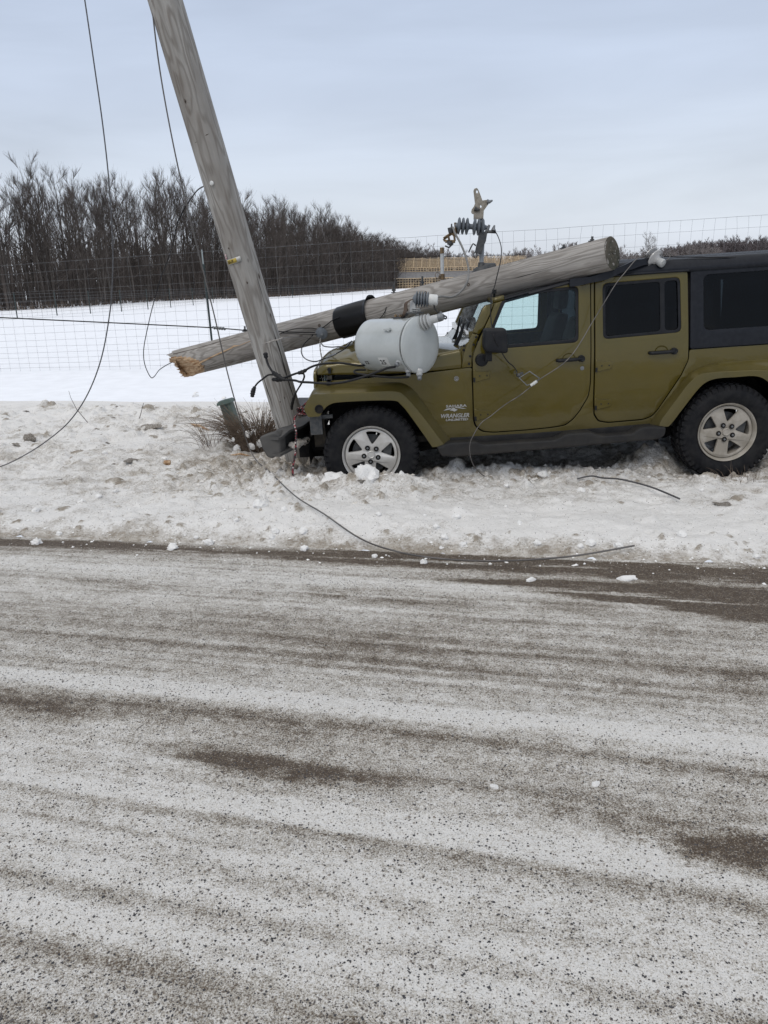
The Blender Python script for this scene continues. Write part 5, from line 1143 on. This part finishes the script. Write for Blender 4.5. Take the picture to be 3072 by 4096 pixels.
# red and black rope on the bumper
M_rope=bpy.data.materials.new('red_black_rope'); M_rope.use_nodes=True
t=M_rope.node_tree; b=t.nodes['Principled BSDF']; ck=t.nodes.new('ShaderNodeTexVoronoi'); ck.inputs['Scale'].default_value=95; tcn=t.nodes.new('ShaderNodeTexCoord'); t.links.new(tcn.outputs['Object'],ck.inputs[0]); rp=t.nodes.new('ShaderNodeValToRGB'); rp.color_ramp.interpolation='CONSTANT'; rp.color_ramp.elements[0].color=(.012,.010,.011,1); rp.color_ramp.elements[1].position=.55; rp.color_ramp.elements[1].color=(.20,.022,.030,1); e=rp.color_ramp.elements.new(.84); e.color=(.42,.36,.35,1); sc=t.nodes.new('ShaderNodeSeparateColor'); t.links.new(ck.outputs['Color'],sc.inputs[0]); t.links.new(sc.outputs[0],rp.inputs[0]); t.links.new(rp.outputs[0],b.inputs['Base Color']); b.inputs['Roughness'].default_value=.8
cable('tow_rope',[(-.60,6.60,.70),(-.647,6.48,.667),(-.692,6.45,.626),(-.676,6.42,.600),(-.640,6.40,.588),(-.60,6.42,.60),(-.63,6.45,.61),(-.671,6.40,.592),(-.697,6.34,.600),(-.720,6.30,.586),(-.723,6.26,.545),(-.710,6.22,.500),(-.706,6.19,.450),(-.710,6.16,.39),(-.712,6.14,.33),(-.724,6.12,.27),(-.738,6.10,.20),(-.74,6.09,.12)],.0085,M_rope,'red and black braided rope knotted on the bumper and hanging to the snow','rope',8,seg=8)
m=MB(); m.tube(smooth_pts([(-.68+.035*math.cos(i*1.9)*(1-.02*i),6.42+.03*math.sin(i*2.7),.615+.030*math.sin(i*1.3)) for i in range(14)],5),.0075,8); m.build('rope_knot',M_rope,bpy.data.objects['tow_rope'],60)
# ------------------------------------------------------------------ cable pedestal
pe=thing('cable_pedestal','tilted green metal cable pedestal standing behind the grass clump','pedestal',(-1.60,8.38,0))
pe.rotation_euler=(0,R(-14),R(-6))
M_ped=dusty(mat('pale_green_paint',(.10,.145,.125),.6,0,(.08,.12,.105),10,bump=.1),.0,.5,(.10,.10,.085),.5,14)
M_pedd=mat('pedestal_face',(.045,.065,.060),.6,0,(.02,.022,.022),9,lo=.55,hi=.62)
m=MB(); m.box((0,0,.19),(.125,.12,.46)); m.build('cabinet',M_ped,pe)
m=MB(); m.box((-.018,-.063,.19),(.070,.006,.43)); m.build('front_cover',M_pedd,pe)
m=MB(); m.box((0,-.005,.435),(.175,.16,.030),tap=.93); m.box((0,-.005,.455),(.15,.14,.014),tap=.85); m.build('cap',M_ped,pe)
m=MB(); m.rev((-.005,-.066,.20),(0,-1,0),[(0,.012),(.012,.010),(.013,0)],12); m.build('lock',M_steel,pe)

# ------------------------------------------------------------------ dry grass, chunks, splinters, gravel
def blades(cx,cy,n,spread,h0,h1,w_,name,label,cat,lean=1.0,seed=1,up=0):
    random.seed(seed); m=MB()
    for i in range(n):
        a=random.uniform(0,6.283); d=spread*math.sqrt(random.random())*.75; x=cx+math.cos(a)*d; y=cy+math.sin(a)*d*.8
        h=random.uniform(h0,h1); la_=a+random.gauss(0,.5); k=lean*random.uniform(.25,1.3); z=gz(x,y)-.02
        pts=[]; 
        for j in range(5):
            t=j/4; pts.append(Vector((x+math.cos(la_)*h*k*t**1.8*.9-.10*h*t,y+math.sin(la_)*h*k*t**1.8*.7,z+h*(t-.35*k*t*t*t))))
        m.tube(pts,[w_,w_,w_*.9,w_*.6,w_*.25],3,False)
    o=m.build(name,M_drygrass,None,0); tag(o,label,cat); return o
random.seed(5)
gc=blades(-1.24,7.68,760,.32,.22,.62,.0028,'grass_clump','dead brown grass clump between the green pedestal and the leaning pole','grass',1.0,21)
blades(-1.80,7.85,30,.15,.25,.5,.0022,'grass_tuft','sparse bent grass stems left of the green pedestal','grass',1.6,22)
blades(2.92,6.02,44,.30,.05,.20,.0015,'grass_tuft','short dry grass stubble at the foot of the rear wheel','grass',.7,23)
blades(3.30,5.75,26,.16,.05,.16,.0018,'grass_tuft','few dry stems in the snow at the right edge, right of the rear wheel','grass',.8,24)
def rock_mesh(name,m_,seed,sub=3,flat=.7,rough=.35):
    bm=bmesh.new(); bmesh.ops.create_icosphere(bm,subdivisions=sub,radius=1)
    for v in bm.verts:
        p=v.co.copy(); k=1+rough*mn.noise(p*1.3+Vector((seed,0,0)))+rough*.5*mn.noise(p*3.1+Vector((0,seed,0)))+rough*.28*mn.noise(p*7+Vector((0,0,seed)))
        c=mn.cell(p*1.7+Vector((seed*3,1,2))); v.co=p*k*(1-.12*c); v.co.z*=flat
    me=bpy.data.meshes.new(name); bm.to_mesh(me); bm.free(); me.materials.append(m_); me.polygons.foreach_set('use_smooth',[True]*len(me.polygons)); me.set_sharp_from_angle(angle=R(38)); return me
RS=[rock_mesh('snow_chunk',M_snowc,i*3.7,3,.75,.42) for i in range(5)]; RD=[rock_mesh('dirt_clod',M_dirtc,i*5.1+1,3,.5,.85) for i in range(5)]
def chunk(name,me,x,y,r,label,cat,z=None,sc=(1,1,1),group=None,rz=None):
    o=link(name,me); o.location=(x,y,(gz(x,y) if z is None else z)+r*.25*sc[2]); o.scale=(r*sc[0],r*sc[1],r*sc[2]); o.rotation_euler=(random.uniform(-.3,.3),random.uniform(-.3,.3),random.uniform(0,6.28) if rz is None else rz); tag(o,label,cat,group); return o
chunk('snow_chunk',RS[0],-.42,6.03,.078,'large white snow block left of the front wheel','snow chunk')
chunk('snow_chunk',RS[1],-.135,5.94,.100,'biggest snow lump, piled against the silver front rim','snow chunk',z=.125,sc=(1,.85,1.3))
chunk('snow_chunk',RS[2],.145,5.98,.034,'small upright snow piece at the right edge of the front rim','snow chunk',z=.13,sc=(.8,.8,1.6))
chunk('dirt_clod',RD[0],-.155,5.86,.036,'dark frozen clod in the snow just below the front wheel','dirt clod')
chunk('snow_chunk',RS[3],-.60,6.05,.045,'snow lump between the bumper end and the large white block','snow chunk')
chunk('snow_chunk',RS[4],1.37,4.04,.030,'long white snow roll lying on the dark mud at the right','snow chunk',sc=(1.7,.8,.8),rz=-.1)
chunk('snow_chunk',RS[0],.83,4.05,.020,'small oblong snow piece on the mud strip, left of the white roll','snow chunk',sc=(1.6,.7,.8),rz=.5)
chunk('snow_chunk',RS[1],.235,4.37,.022,'white snow lump beside the wire at the road edge','snow chunk')
chunk('snow_chunk',RS[2],.351,2.208,.0115,'white pellet alone on the gravel, left one of two in the foreground','snow chunk',sc=(1.2,.9,.9))
chunk('snow_chunk',RS[3],.695,2.207,.0125,'white pellet alone on the gravel, right one of two in the foreground','snow chunk',sc=(1.3,.9,.8))
chunk('dirt_clod',RD[1],-3.93,8.40,.07,'dark brown upright clod at the left edge under the hanging wire','dirt clod',sc=(.9,.9,1.5))
chunk('dirt_clod',RD[2],-1.95,9.55,.07,'flat grey-brown clod behind the wood sliver, left of the pedestal','dirt clod',sc=(1.5,1,.6))
chunk('dirt_clod',RD[3],-2.75,8.9,.08,'flat pale clod left of the wood sliver','dirt clod',sc=(1.5,1,.6))
chunk('dirt_clod',RD[4],-.72,8.6,.09,'rounded dirty clod right behind the leaning pole base','dirt clod',sc=(1.3,1,.9))
chunk('snow_chunk',RS[4],-2.75,4.95,.055,'white snow block at the left road edge','snow chunk')
chunk('snow_chunk',RS[1],-.9,5.35,.05,'snow lump on the verge left of the curving wire','snow chunk')
chunk('snow_chunk',RS[0],1.36,6.28,.05,'snow lump under the middle of the side step','snow chunk')
random.seed(30)
for i in range(22):
    x=random.gauss(-1.22,.15); y=random.gauss(7.58,.12); o=link('caught_snow',random.choice(RS),gc); r_=random.uniform(.018,.045); o.location=(x,y,gz(x,y)+random.uniform(.01,.20)); o.scale=(r_,r_,r_*.7); o.rotation_euler=(random.random()*3,random.random()*3,0)
random.seed(31)
for i in range(60):
    x=random.uniform(-5.2,4.0); t=5.3+random.random()**.8*5.3; y=t-K*x
    if 5.9<y<8 and x>-.7: continue
    chunk('dirt_clod',random.choice(RD),x,y,random.uniform(.015,.040),'small flat brown clod frozen into the snow verge','dirt clod',sc=(1.4,1,.6),group='small brown clods on the snow verge')
for i in range(60):
    x=random.uniform(-4.2,3.2); t=random.choice([random.gauss(4.75,.18),random.uniform(4.9,7)]); y=t-K*x
    chunk('snow_chunk',random.choice(RS),x,y,random.uniform(.012,.034),'small white lump of broken snow on the verge or road edge','snow chunk',group='small white snow lumps along the road edge')
for i in range(8):
    x=random.uniform(-3.2,1.3); t=random.uniform(10.9,11.6); y=t-K*x
    chunk('snow_chunk',random.choice(RS),x,y,random.uniform(.03,.06),'thin tilted snow slab at the near edge of the smooth field','snow chunk',sc=(1.5,.6,.6),group='thrown snow slabs on the field edge')
for a,b,wd,lb in (((-2.30,9.08),(-1.97,8.64),.018,'long orange wood sliver on the snow left of the pedestal'),((-1.467,7.2),(-1.27,7.19),.011,'thin orange wood sliver on the snow below the grass clump')):
    m=MB(); A=Vector((*a,gz(*a)+.03)); B=Vector((*b,gz(*b)+.012)); C_=A.lerp(B,.5)+Vector((0,0,.012)); m.tube([A,A.lerp(B,.2),C_,A.lerp(B,.85),B],[.002,wd*.8,wd,wd*.7,.001],5); o=m.build('wood_sliver',M_raw,None,0); tag(o,lb,'wood splinter')
m=MB(); a=(-2.02,7.0); m.box((a[0],a[1],gz(*a)+.02),(.06,.04,.03),Matrix.Rotation(.5,3,'X')); o=m.build('wood_sliver',M_raw,None,0); tag(o,'small orange wood chip in the middle of the snow verge','wood splinter')
for p,lb in (([(-3.60,9.35,.0),(-3.74,9.36,.2),(-3.80,9.38,.34),(-3.82,9.4,.42)],'taller of two thin bare twigs standing in the snow at the left'),([(-3.02,9.4,.0),(-2.98,9.41,.1),(-2.93,9.42,.24)],'shorter of two thin bare twigs standing in the snow at the left'),([(-.0,0,0)],None)):
    if lb is None: continue
    m=MB(); g=gz(p[0][0],p[0][1]); m.tube([Vector(q)+Vector((0,0,g)) for q in p],[.005,.004,.003,.002][:len(p)],4); o=m.build('bare_twig',M_scar,None,0); tag(o,lb,'twig')
def scatter(name,n,xyf,rf,m_,label,cat,seed,flat=.6):
    rg=np.random.default_rng(seed); x,y=xyf(rg,n); r=rf(rg,n)
    z=height_pts(x,y)
    base=np.array([(1,0,0),(0,1,0),(-1,0,0),(0,-1,0),(0,0,1),(0,0,-1)],float); nb=len(base)
    th=rg.uniform(0,6.28,n); sc=rg.uniform(.6,1.35,(n,6,1))
    B=base[None]*sc; c,s=np.cos(th)[:,None],np.sin(th)[:,None]
    X=B[...,0]*c-B[...,1]*s; Y=B[...,0]*s+B[...,1]*c; Z=B[...,2]*flat
    V=np.stack([X*r[:,None]+x[:,None],Y*r[:,None]+y[:,None],Z*r[:,None]+z[:,None]+r[:,None]*.18],-1).reshape(-1,3)
    F=np.array([(0,1,4),(1,2,4),(2,3,4),(3,0,4),(1,0,5),(2,1,5),(3,2,5),(0,3,5)]); F=(F[None]+np.arange(n)[:,None,None]*6).reshape(-1,3)
    me=bpy.data.meshes.new(name); me.from_pydata(V.tolist(),[],F.tolist()); me.materials.append(m_); o=link(name,me); tag(o,label,cat,kind='stuff'); return o
def height_pts(x,y):
    return height(x[None,:],y[None,:],False)[0]
M_grav=bpy.data.materials.new('gravel'); M_grav.use_nodes=True
t=M_grav.node_tree; b=t.nodes['Principled BSDF']; wt=t.nodes.new('ShaderNodeTexWhiteNoise'); tcn=t.nodes.new('ShaderNodeTexVoronoi'); tcn.inputs['Scale'].default_value=60; tt=t.nodes.new('ShaderNodeTexCoord'); t.links.new(tt.outputs['Object'],tcn.inputs[0]); rp=t.nodes.new('ShaderNodeValToRGB'); sc=t.nodes.new('ShaderNodeSeparateColor'); t.links.new(tcn.outputs['Color'],sc.inputs[0]); t.links.new(sc.outputs[0],rp.inputs[0])
rp.color_ramp.elements[0].color=(.022,.023,.028,1); rp.color_ramp.elements[1].color=(.20,.17,.145,1); e=rp.color_ramp.elements.new(.55); e.color=(.05,.05,.055,1); t.links.new(rp.outputs[0],b.inputs['Base Color']); b.inputs['Roughness'].default_value=.75
def xy_road(rg,n):
    t_=1.15+3.3*rg.random(n)**1.6; x=rg.uniform(-1,1,n)*(.62+.60*t_)+.0; 
    cl=fbm(x*.5,t_*1.6,1.8,3,171); k=rg.random(n)<np.clip((cl-.32)*3.0,.22,1); t_=np.where(k,t_,1.15+3.3*rg.random(n)**1.6); return x,t_-K*x
scatter('gravel',70000,xy_road,lambda rg,n:.0010+.0036*rg.random(n)**3.2,M_grav,'small dark stones scattered over the packed snow road','gravel',5)
scatter('snow_crumbs',650,lambda rg,n:(lambda x:(x,rg.normal(4.66,.16,n)-K*x))(rg.uniform(-4,4,n)),lambda rg,n:.003+.010*rg.random(n)**3,M_snowc,'fine crumbs of ploughed snow along the road edge','snow crumbs',6)
scatter('churned_snow',2600,lambda rg,n:(rg.normal(-.75,.55,n),rg.normal(6.45,.40,n)),lambda rg,n:.005+.018*rg.random(n)**2.5,M_crumb,'churned crumbly snow around the nose of the car','churned snow',8)
scatter('sill_crumbs',2000,lambda rg,n:(rg.uniform(.1,3.3,n),rg.normal(6.42,.22,n)),lambda rg,n:.005+.016*rg.random(n)**2.5,M_crumb,'broken snow crumbs along the ground below the side step','snow crumbs',9)

# ------------------------------------------------------------------ fences
random.seed(41)
fx=[(-7.82,15.9,2.10),(.3,15.5,2.43),(7.3,15.2,2.68)]
def fy(x): return 15.55-.045*x
def ftop(x): return float(np.interp(x,[-14,-7.82,.3,7.3,14],[1.95,2.10,2.43,2.68,2.8]))
fe=thing('woven_wire_fence','tall woven wire deer fence crossing the snow field behind the poles and car','fence',(0,15.55,0))
hs=[0,.045,.09,.14,.19,.245,.305,.37,.435,.51,.59,.67,.75,.835,.92,1.0]
m=MB(); F0=Vector((0,15.55,0))
for k,h in enumerate(hs):
    pts=[]
    for i in range(0,121):
        x=-13+26*i/120; z=.02+(ftop(x)-.02)*h; pts.append(Vector((x,fy(x)+.02*math.sin(x*1.3+k*.2),z+.010*mn.noise(Vector((x*.9,k*.7,0)))+.006*mn.noise(Vector((x*4,k*1.7,2)))))-F0)
    m.tube(pts,.0027 if k in(0,15) else .0020,3,False)
x=-13
while x<13:
    sk=.03*mn.noise(Vector((x*.5,3,0))); pts=[]
    for k,h in enumerate(hs):
        xx=x+(sk*h+(.045*mn.noise(Vector((x*1.4,9,0))) if (h==1.0 and x>2) else 0)); pts.append(Vector((xx,fy(xx)+.02*math.sin(x*1.3),.02+(ftop(xx)-.02)*h+.010*mn.noise(Vector((xx*.9,k*.7,0)))))-F0)
    m.tube(pts,.0018,3,False); x+=.208
m.build('wire_mesh',M_fence,fe,0)
for px_ in (-10.2,-3.40,9.6):
    y=fy(px_)+.0; m=MB(); lx=.035 if px_==-3.4 else .0; a=Vector((px_+.03,y+.03,-.1))-F0; b=Vector((px_-lx*.6,y+.03,2.05))-F0
    m.bar(a,b,.045,.014); m.bar(a+Vector((0,.02,0)),b+Vector((0,.02,0)),.014,.04); po=m.build('steel_post',M_postm,fe)
    m=MB(); m.bar(b,b+(b-a).normalized()*.27,.047,.018); m.build('post_tip',mat('bare_tip',(.22,.25,.25),.5,.2),po)
    for z in (.5,1.2): pass
ff=thing('far_field_fence','low dark wire fence along the foot of the woods','fence',(-21.4,46.7,0)); F1=Vector((-21.4,46.7,0))
fps=[(-24,41),(-21.4,46.7),(-20.5,50.3),(-19.2,52.6),(-18.1,55.6),(-17.4,59.6),(-16.7,63.5),(-16.2,69.1),(-15.9,76.1),(-14,84),(-10,92),(-6,104),(-2,125),(3,150)]
for p in fps:
    m=MB(); m.tube([Vector((*p,-.1))-F1,Vector((*p,1.5))-F1],.035,5); m.build('fence_post',M_postm,ff)
m=MB()
for z in (.1,.3,.5,.7,.95,1.2,1.4): m.tube([Vector((*p,z))-F1 for p in fps],.006,3,False)
for (a,b) in zip(fps,fps[1:]):
    A,B=Vector((*a,0)),Vector((*b,0)); k=int((B-A).length/.45)
    for i in range(k): q=A.lerp(B,i/k)-F1; m.tube([q+Vector((0,0,.1)),q+Vector((0,0,1.4))],.004,3,False)
m.build('wire_mesh',M_fence,ff,0)

# ------------------------------------------------------------------ trees
M_bark=mat('grey_bark',(.115,.102,.092),.95,0,(.065,.056,.050),3,mapping=(1,1,.3),spec=.1)
M_twig=mat('bare_twigs',(.105,.091,.083),.95,0,(.07,.06,.055),.6,spec=.05)
def bare_tree(seed,H=11.5,np_=30,n2=8,n3=5,spread=.30,tw=.0065,lowb=.10):
    rg=random.Random(seed); tr_=MB(); cr2=MB()
    def stem(base,top,r0,r1,n=8,wob=.12):
        ph=rg.uniform(0,6.28); P=[base.lerp(top,i/n)+Vector((math.sin(ph+i*.8),math.cos(ph*1.3+i*.7),0))*wob*math.sin(math.pi*i/n) for i in range(n+1)]
        tr_.tube(P,[r0+(r1-r0)*(i/n)**.8 for i in range(n+1)],5,False); return P
    A=stem(Vector((0,0,-.1)),Vector((rg.gauss(0,.3),rg.gauss(0,.3),H*.96)),rg.uniform(.11,.18),.012)
    stems=[(A,1.)]
    for k in range(rg.choice([1,2,2,3])):      # co-dominant leaders
        z=rg.uniform(.12,.5); i=int(z*8); b=rg.uniform(0,6.28); L=rg.uniform(.75,.97)
        stems.append((stem(A[i],Vector((math.cos(b)*H*rg.uniform(.08,.17),math.sin(b)*H*rg.uniform(.08,.17),H*L)),.09,.010,8,.15),.7))
    def br(p,d,L,r,n,mb,sides,curve=.22):
        pts=[p.copy()];q=p.copy();dd=d.normalized();ds=[]
        for i in range(n):
            dd=(dd+Vector((rg.gauss(0,.11),rg.gauss(0,.11),rg.gauss(.05,.05)+curve*.16))).normalized(); q=q+dd*L/n; pts.append(q.copy()); ds.append(dd.copy())
        mb.tube(pts,[r*(1-.8*i/n)+tw*.25 for i in range(n+1)],sides,False); return pts,ds
    for A,wt in stems:
        m_=int(np_*wt/ (1+.35*(len(stems)-1)))
        for k in range(m_):
            f=lowb+(.97-lowb)*((k+rg.random())/m_)**.8; x=f*8; i=min(7,int(x)); p=A[i].lerp(A[i+1],x-i)
            a=k*2.4+rg.uniform(-.5,.5); el=rg.uniform(.55,1.15) if f>.35 else rg.uniform(.15,.9); L=(H*spread*(1.2-f)*rg.uniform(.6,1.2)+.4)*(wt*.4+.6)
            L=min(L,(H-p.z)*1.2+.45)
            pts,ds=br(p,Vector((math.cos(a)*math.cos(el),math.sin(a)*math.cos(el),math.sin(el))),L,.045*(1.2-f),5,tr_,3)
            for j in range(n2):
                u=rg.uniform(.2,1); ii=min(4,int(u*5)); q=pts[ii].lerp(pts[ii+1],min(1,u*5-ii)); b=rg.uniform(0,6.28); dv=(ds[ii]+Vector((math.cos(b),math.sin(b),rg.uniform(-.1,.7)))*.6)
                p2,d2=br(q,dv,L*rg.uniform(.25,.5)*(1.15-.4*u)+.25,.015,3,cr2,3)
                for l in range(n3):
                    u2=rg.uniform(.2,1); i2=min(2,int(u2*3)); q2=p2[i2].lerp(p2[i2+1],min(1,u2*3-i2)); b=rg.uniform(0,6.28)
                    br(q2,d2[i2]+Vector((math.cos(b),math.sin(b),rg.uniform(0,.8)))*.6,rg.uniform(.3,.8),tw,2,cr2,3)
    return tr_.mesh('trunk',M_bark,0),cr2.mesh('crown',M_twig,0)
VAR=[bare_tree(100+i,11.5,21+2*(i%3),7+(i%2),5,.25+.03*(i%4)) for i in range(10)]
path=[Vector(p) for p in [(-58,46,0),(-31.6,66,0),(-26.5,90,0),(-15,101,0),(-7,132,0),(3.0,176,0),(11,222,0),(24,262,0)]]
cum=[0]
for a,b in zip(path,path[1:]): cum.append(cum[-1]+(b-a).length)
def along(s,dep):
    for i in range(len(path)-1):
        if s<=cum[i+1] or i==len(path)-2:
            t=(s-cum[i])/(cum[i+1]-cum[i]); d=(path[i+1]-path[i]).normalized(); n=Vector((-d.y,d.x,0)); return path[i].lerp(path[i+1],t)+n*dep
rg=random.Random(77); TR_=[]
for row,(dep,n,sc) in enumerate(((0,72,.93),(2.2,66,.98),(4.8,54,1.0),(8,44,1.02),(13,32,1.04))):
    for i in range(n):
        s=cum[0]+12+(cum[-1]-14)*(i+rg.uniform(.1,.9))/n; p=along(s,dep+rg.uniform(-.9,.9)); TR_.append((p,sc*rg.uniform(.84,1.10)*(.80 if row==0 and rg.random()<.3 else 1),row,s))
for i,(p,sc,row,s) in enumerate(TR_):
    tm,cm=VAR[rg.randrange(len(VAR))]
    t=bpy.data.objects.new('bare_tree',None); C.objects.link(t); t.location=p; t.rotation_euler=(rg.uniform(-.03,.03),rg.uniform(-.03,.03),rg.uniform(0,6.28)); hh=(1.09+.09*math.sin(s*.13)+.06*math.sin(s*.41+1))*float(np.interp(p.y,[40,120,150,176,225,262],[1,1,.97,.86,.82,.80])); t.scale=(sc*1.05,sc*1.05,sc*hh); t.empty_display_size=1
    lb='bare grey tree in the front edge of the woods' if row<2 else 'bare tree further back in the woods, seen through the front ones'
    tag(t,lb,'tree','bare trees along the edge of the woods' if row<2 else 'bare trees deeper in the woods')
    link('trunk',tm,t); link('crown',cm,t)
# undergrowth and stems filling the lower wood: nobody could count these
m=MB(); rg=random.Random(5)
for i in range(8500):
    s=cum[0]+8+(cum[-1]-9)*rg.random(); p=along(s,26*rg.random()**1.3-.6); h=rg.uniform(1.6,8.0)*(.5+rg.random()*.7); a=rg.uniform(0,6.28); k=rg.uniform(0,.25)
    q=[p,p+Vector((math.cos(a)*k*h*.3,math.sin(a)*k*h*.3,h*.5)),p+Vector((math.cos(a)*k*h,math.sin(a)*k*h,h))]; m.tube(q,[.055,.035,.008],3,False)
    for j in range(4):
        u=rg.uniform(.3,.95); b=rg.uniform(0,6.28); z=q[0].lerp(q[2],u); m.tube([z,z+Vector((math.cos(b)*.5,math.sin(b)*.5,.6))*rg.uniform(.6,1.8)],[.013,.005],3,False)
for i in range(3600):
    s=cum[0]+8+(cum[-1]-9)*rg.random(); p=along(s,rg.uniform(14,48)); h=rg.uniform(5,9.5); a=rg.uniform(0,6.28)
    m.tube([p,p+Vector((math.cos(a)*.4,math.sin(a)*.4,h))],[.11,.03],3,False)
    for j in range(5):
        z=p+Vector((0,0,h*rg.uniform(.1,.95))); b=rg.uniform(0,6.28); m.tube([z,z+Vector((math.cos(b)*.7,math.sin(b)*.7,.8))*rg.uniform(.8,1.8)],[.035,.01],3,False)
o=m.build('undergrowth',M_twig,None,0); tag(o,'tangled leafless brush filling the woods below the tree crowns','undergrowth',kind='stuff')
m=MB()
for i in range(2600):
    s=cum[0]+8+(cum[-1]-9)*rg.random(); p=along(s,rg.gauss(-1.0,.6)); h=rg.uniform(.2,.8); a=rg.uniform(0,6.28)
    m.tube([p,p+Vector((math.cos(a)*.1,math.sin(a)*.1,h))],[.02,.006],3,False)
o=m.build('wood_edge_grass',M_drygrass,None,0); tag(o,'strip of dead grass and weeds where the field meets the woods','grass',kind='stuff')
# far woods on the horizon
LOW=[]
for i in range(6):
    a,b=bare_tree(300+i,10,16,5,3,.30,.03,.15); LOW.append([(np.array([v.co for v in x.vertices]),np.array([p.vertices[:] for p in x.polygons if len(p.vertices)==4])) for x in (a,b)])
def far_mass(name,items,label,col,cat='woods'):
    V=[];F=[];o=0
    for (x,y,h,j) in items:
        for vv,ff_ in LOW[j%6]:
            s=h/10; a=j*1.7; X=vv[:,0]*math.cos(a)-vv[:,1]*math.sin(a); Y=vv[:,0]*math.sin(a)+vv[:,1]*math.cos(a)
            V.append(np.stack([X*s*1.15+x,Y*s*1.15+y,vv[:,2]*s],-1)); F.append(ff_+o); o+=len(vv)
    me=bpy.data.meshes.new(name); me.from_pydata(np.concatenate(V).tolist(),[],np.concatenate(F).tolist()); me.materials.append(mat(name+'_bark',col,.95,spec=.05)); ob=link(name,me); tag(ob,label,cat,kind='stuff')
rg=random.Random(9)
it=[]
for i in range(620):
    x=rg.uniform(-2,128); h=(10.8+.9*math.sin(x*.11)+.7*math.sin(x*.37)); h*=(1.10 if rg.random()<.08 else rg.uniform(.66,1.0)); it.append((x,rg.uniform(296,318),h,rg.randrange(60)))
far_mass('far_hedgerow',it,'thin line of bare trees on the horizon behind the barn frame and car roof',(.20,.18,.175))
it=[(x,rg.uniform(305,350),rg.uniform(11.8,14.2)*float(np.interp(x,[112,122,135,200],[.70,.93,1.0,1.04])),rg.randrange(60)) for x in [rg.uniform(113,200) for _ in range(420)]]
far_mass('hill_woods',it,'dense brown woods rising at the right end of the horizon',(.125,.108,.11))
for (px_,py_,h,lb) in ((6,262,11.5,'bare tree with a fine round crown behind the left end of the barn frame'),(28,262,9.6,'bare tree behind the middle of the barn frame'),(44,262,10.8,'bare spreading tree right of the barn ridge end'),(88,262,13.6,'lone thin tree rising above the end of the fallen pole')):
    tm,cm=VAR[int(px_)%9]; t=thing('bare_tree',lb,'tree',(px_,py_,0),'single trees on the horizon'); t.scale=(h/11,h/11,h/11); link('trunk',tm,t); link('crown',cm,t)

# ------------------------------------------------------------------ barn frame under construction
M_pine=mat('pine_framing',(.62,.49,.33),.8,0,(.50,.38,.24),3)
M_shroof=mat('grey_roofing',(.13,.13,.135),.7,0,(.17,.17,.175),1.5)
M_shade=mat('barn_inside_shade',(.16,.12,.085),.9,0,(.11,.085,.06),1)  # dark brown stands in for the shade inside the barn
bl=thing('barn_frame','large unfinished timber barn frame with open rafters and a grey lean-to roof','building',(18.5,184,0))
B0=Vector((18.5,184,0)); 
def bb(m,a,b,w_=.11,h=.11): m.bar(Vector(a)-B0,Vector(b)-B0,w_,h)
X0,X1=4.1,33.4
m=MB()
for yf_,yb_ in ((178,178),(190,190)):
    x=X0
    while x<=X1+.01: bb(m,(x,yf_,0),(x,yf_,2.25),.13,.13); x+=.61
    for z in (.05,.55,1.1,1.65,2.2): bb(m,(X0,yf_,z),(X1,yf_,z),.09,.12)
for xx in (X0,X1):
    y=178
    while y<190: bb(m,(xx,y,0),(xx,y,2.25),.12,.12); y+=1.2
for i in range(9): x=X0+2.8+i*3.1; bb(m,(x,178.05,.1),(x+1.9,178.05,2.1),.09,.09)
m.build('lower_wall_frame',M_pine,bl,0)
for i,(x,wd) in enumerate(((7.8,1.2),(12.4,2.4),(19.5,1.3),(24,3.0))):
    m=MB(); m.box(Vector((x+wd/2,178.4,1.05))-B0,(wd,.05,2.1)); m.build('shade_panel',M_shade,bl)  # dark sheets added behind the lower studs, painted as inside shade
m=MB(); P=[Vector(p)-B0 for p in [(X0-.75,177.2,2.15),(X1+.75,177.2,2.15),(X1+.3,181.2,3.55),(X0+.3,181.2,3.55)]]
m.add(P+[p-Vector((0,0,.12)) for p in P],[(0,1,2,3),(4,7,6,5),(0,4,5,1),(1,5,6,2),(2,6,7,3),(3,7,4,0)]); m.build('lean_to_roof',M_shroof,bl,0)
m=MB(); bb(m,(X0-.75,177.15,2.12),(X1+.75,177.15,2.12),.05,.12); m.build('eave_board',M_pine,bl,0)
m=MB(); x=X0+.6
while x<=X1-.3: bb(m,(x,181.2,3.5),(x,181.2,4.5),.12,.12); bb(m,(x,190,3.5),(x,190,4.5),.12,.12); x+=.61
for z in (3.62,4.05,4.42): bb(m,(X0+.6,181.15,z),(X1-.3,181.15,z),.1,.1)
for i in range(10): x=X0+1+i*2.9; bb(m,(x,181.1,3.6),(x+1.1,181.1,4.4),.09,.09)
m.build('upper_wall_frame',M_pine,bl,0)
m=MB(); x=X0+.1
while x<=X1+.3:
    u=(x-X0)/(X1-X0); bb(m,(x,180.6,4.40),(x+.45,185.8,6.72),.06,.12); bb(m,(x,191,4.40),(x+.45,185.8,6.72),.06,.12); x+=1.85
for k in range(9):
    t=k/8; y=180.6+5.2*t; z=4.47+2.32*t; bb(m,(X0-.35+.9*t,y,z),(X1+.45+.35*t,y,z),.08,.075)
    y=191-5.2*t; bb(m,(X0-.35+.9*t,y,z),(X1+.45+.35*t,y,z),.08,.075)
m.build('roof_frame',M_pine,bl,0)
for i in range(14): x=X0+1.2+i*2.2; m=MB(); m.box(Vector((x,181.8,3.95))-B0,(1.3,.05,.75)); m.build('upper_shade_panel',M_shade,bl,0)  # same dark sheets behind the upper studs, shade as colour
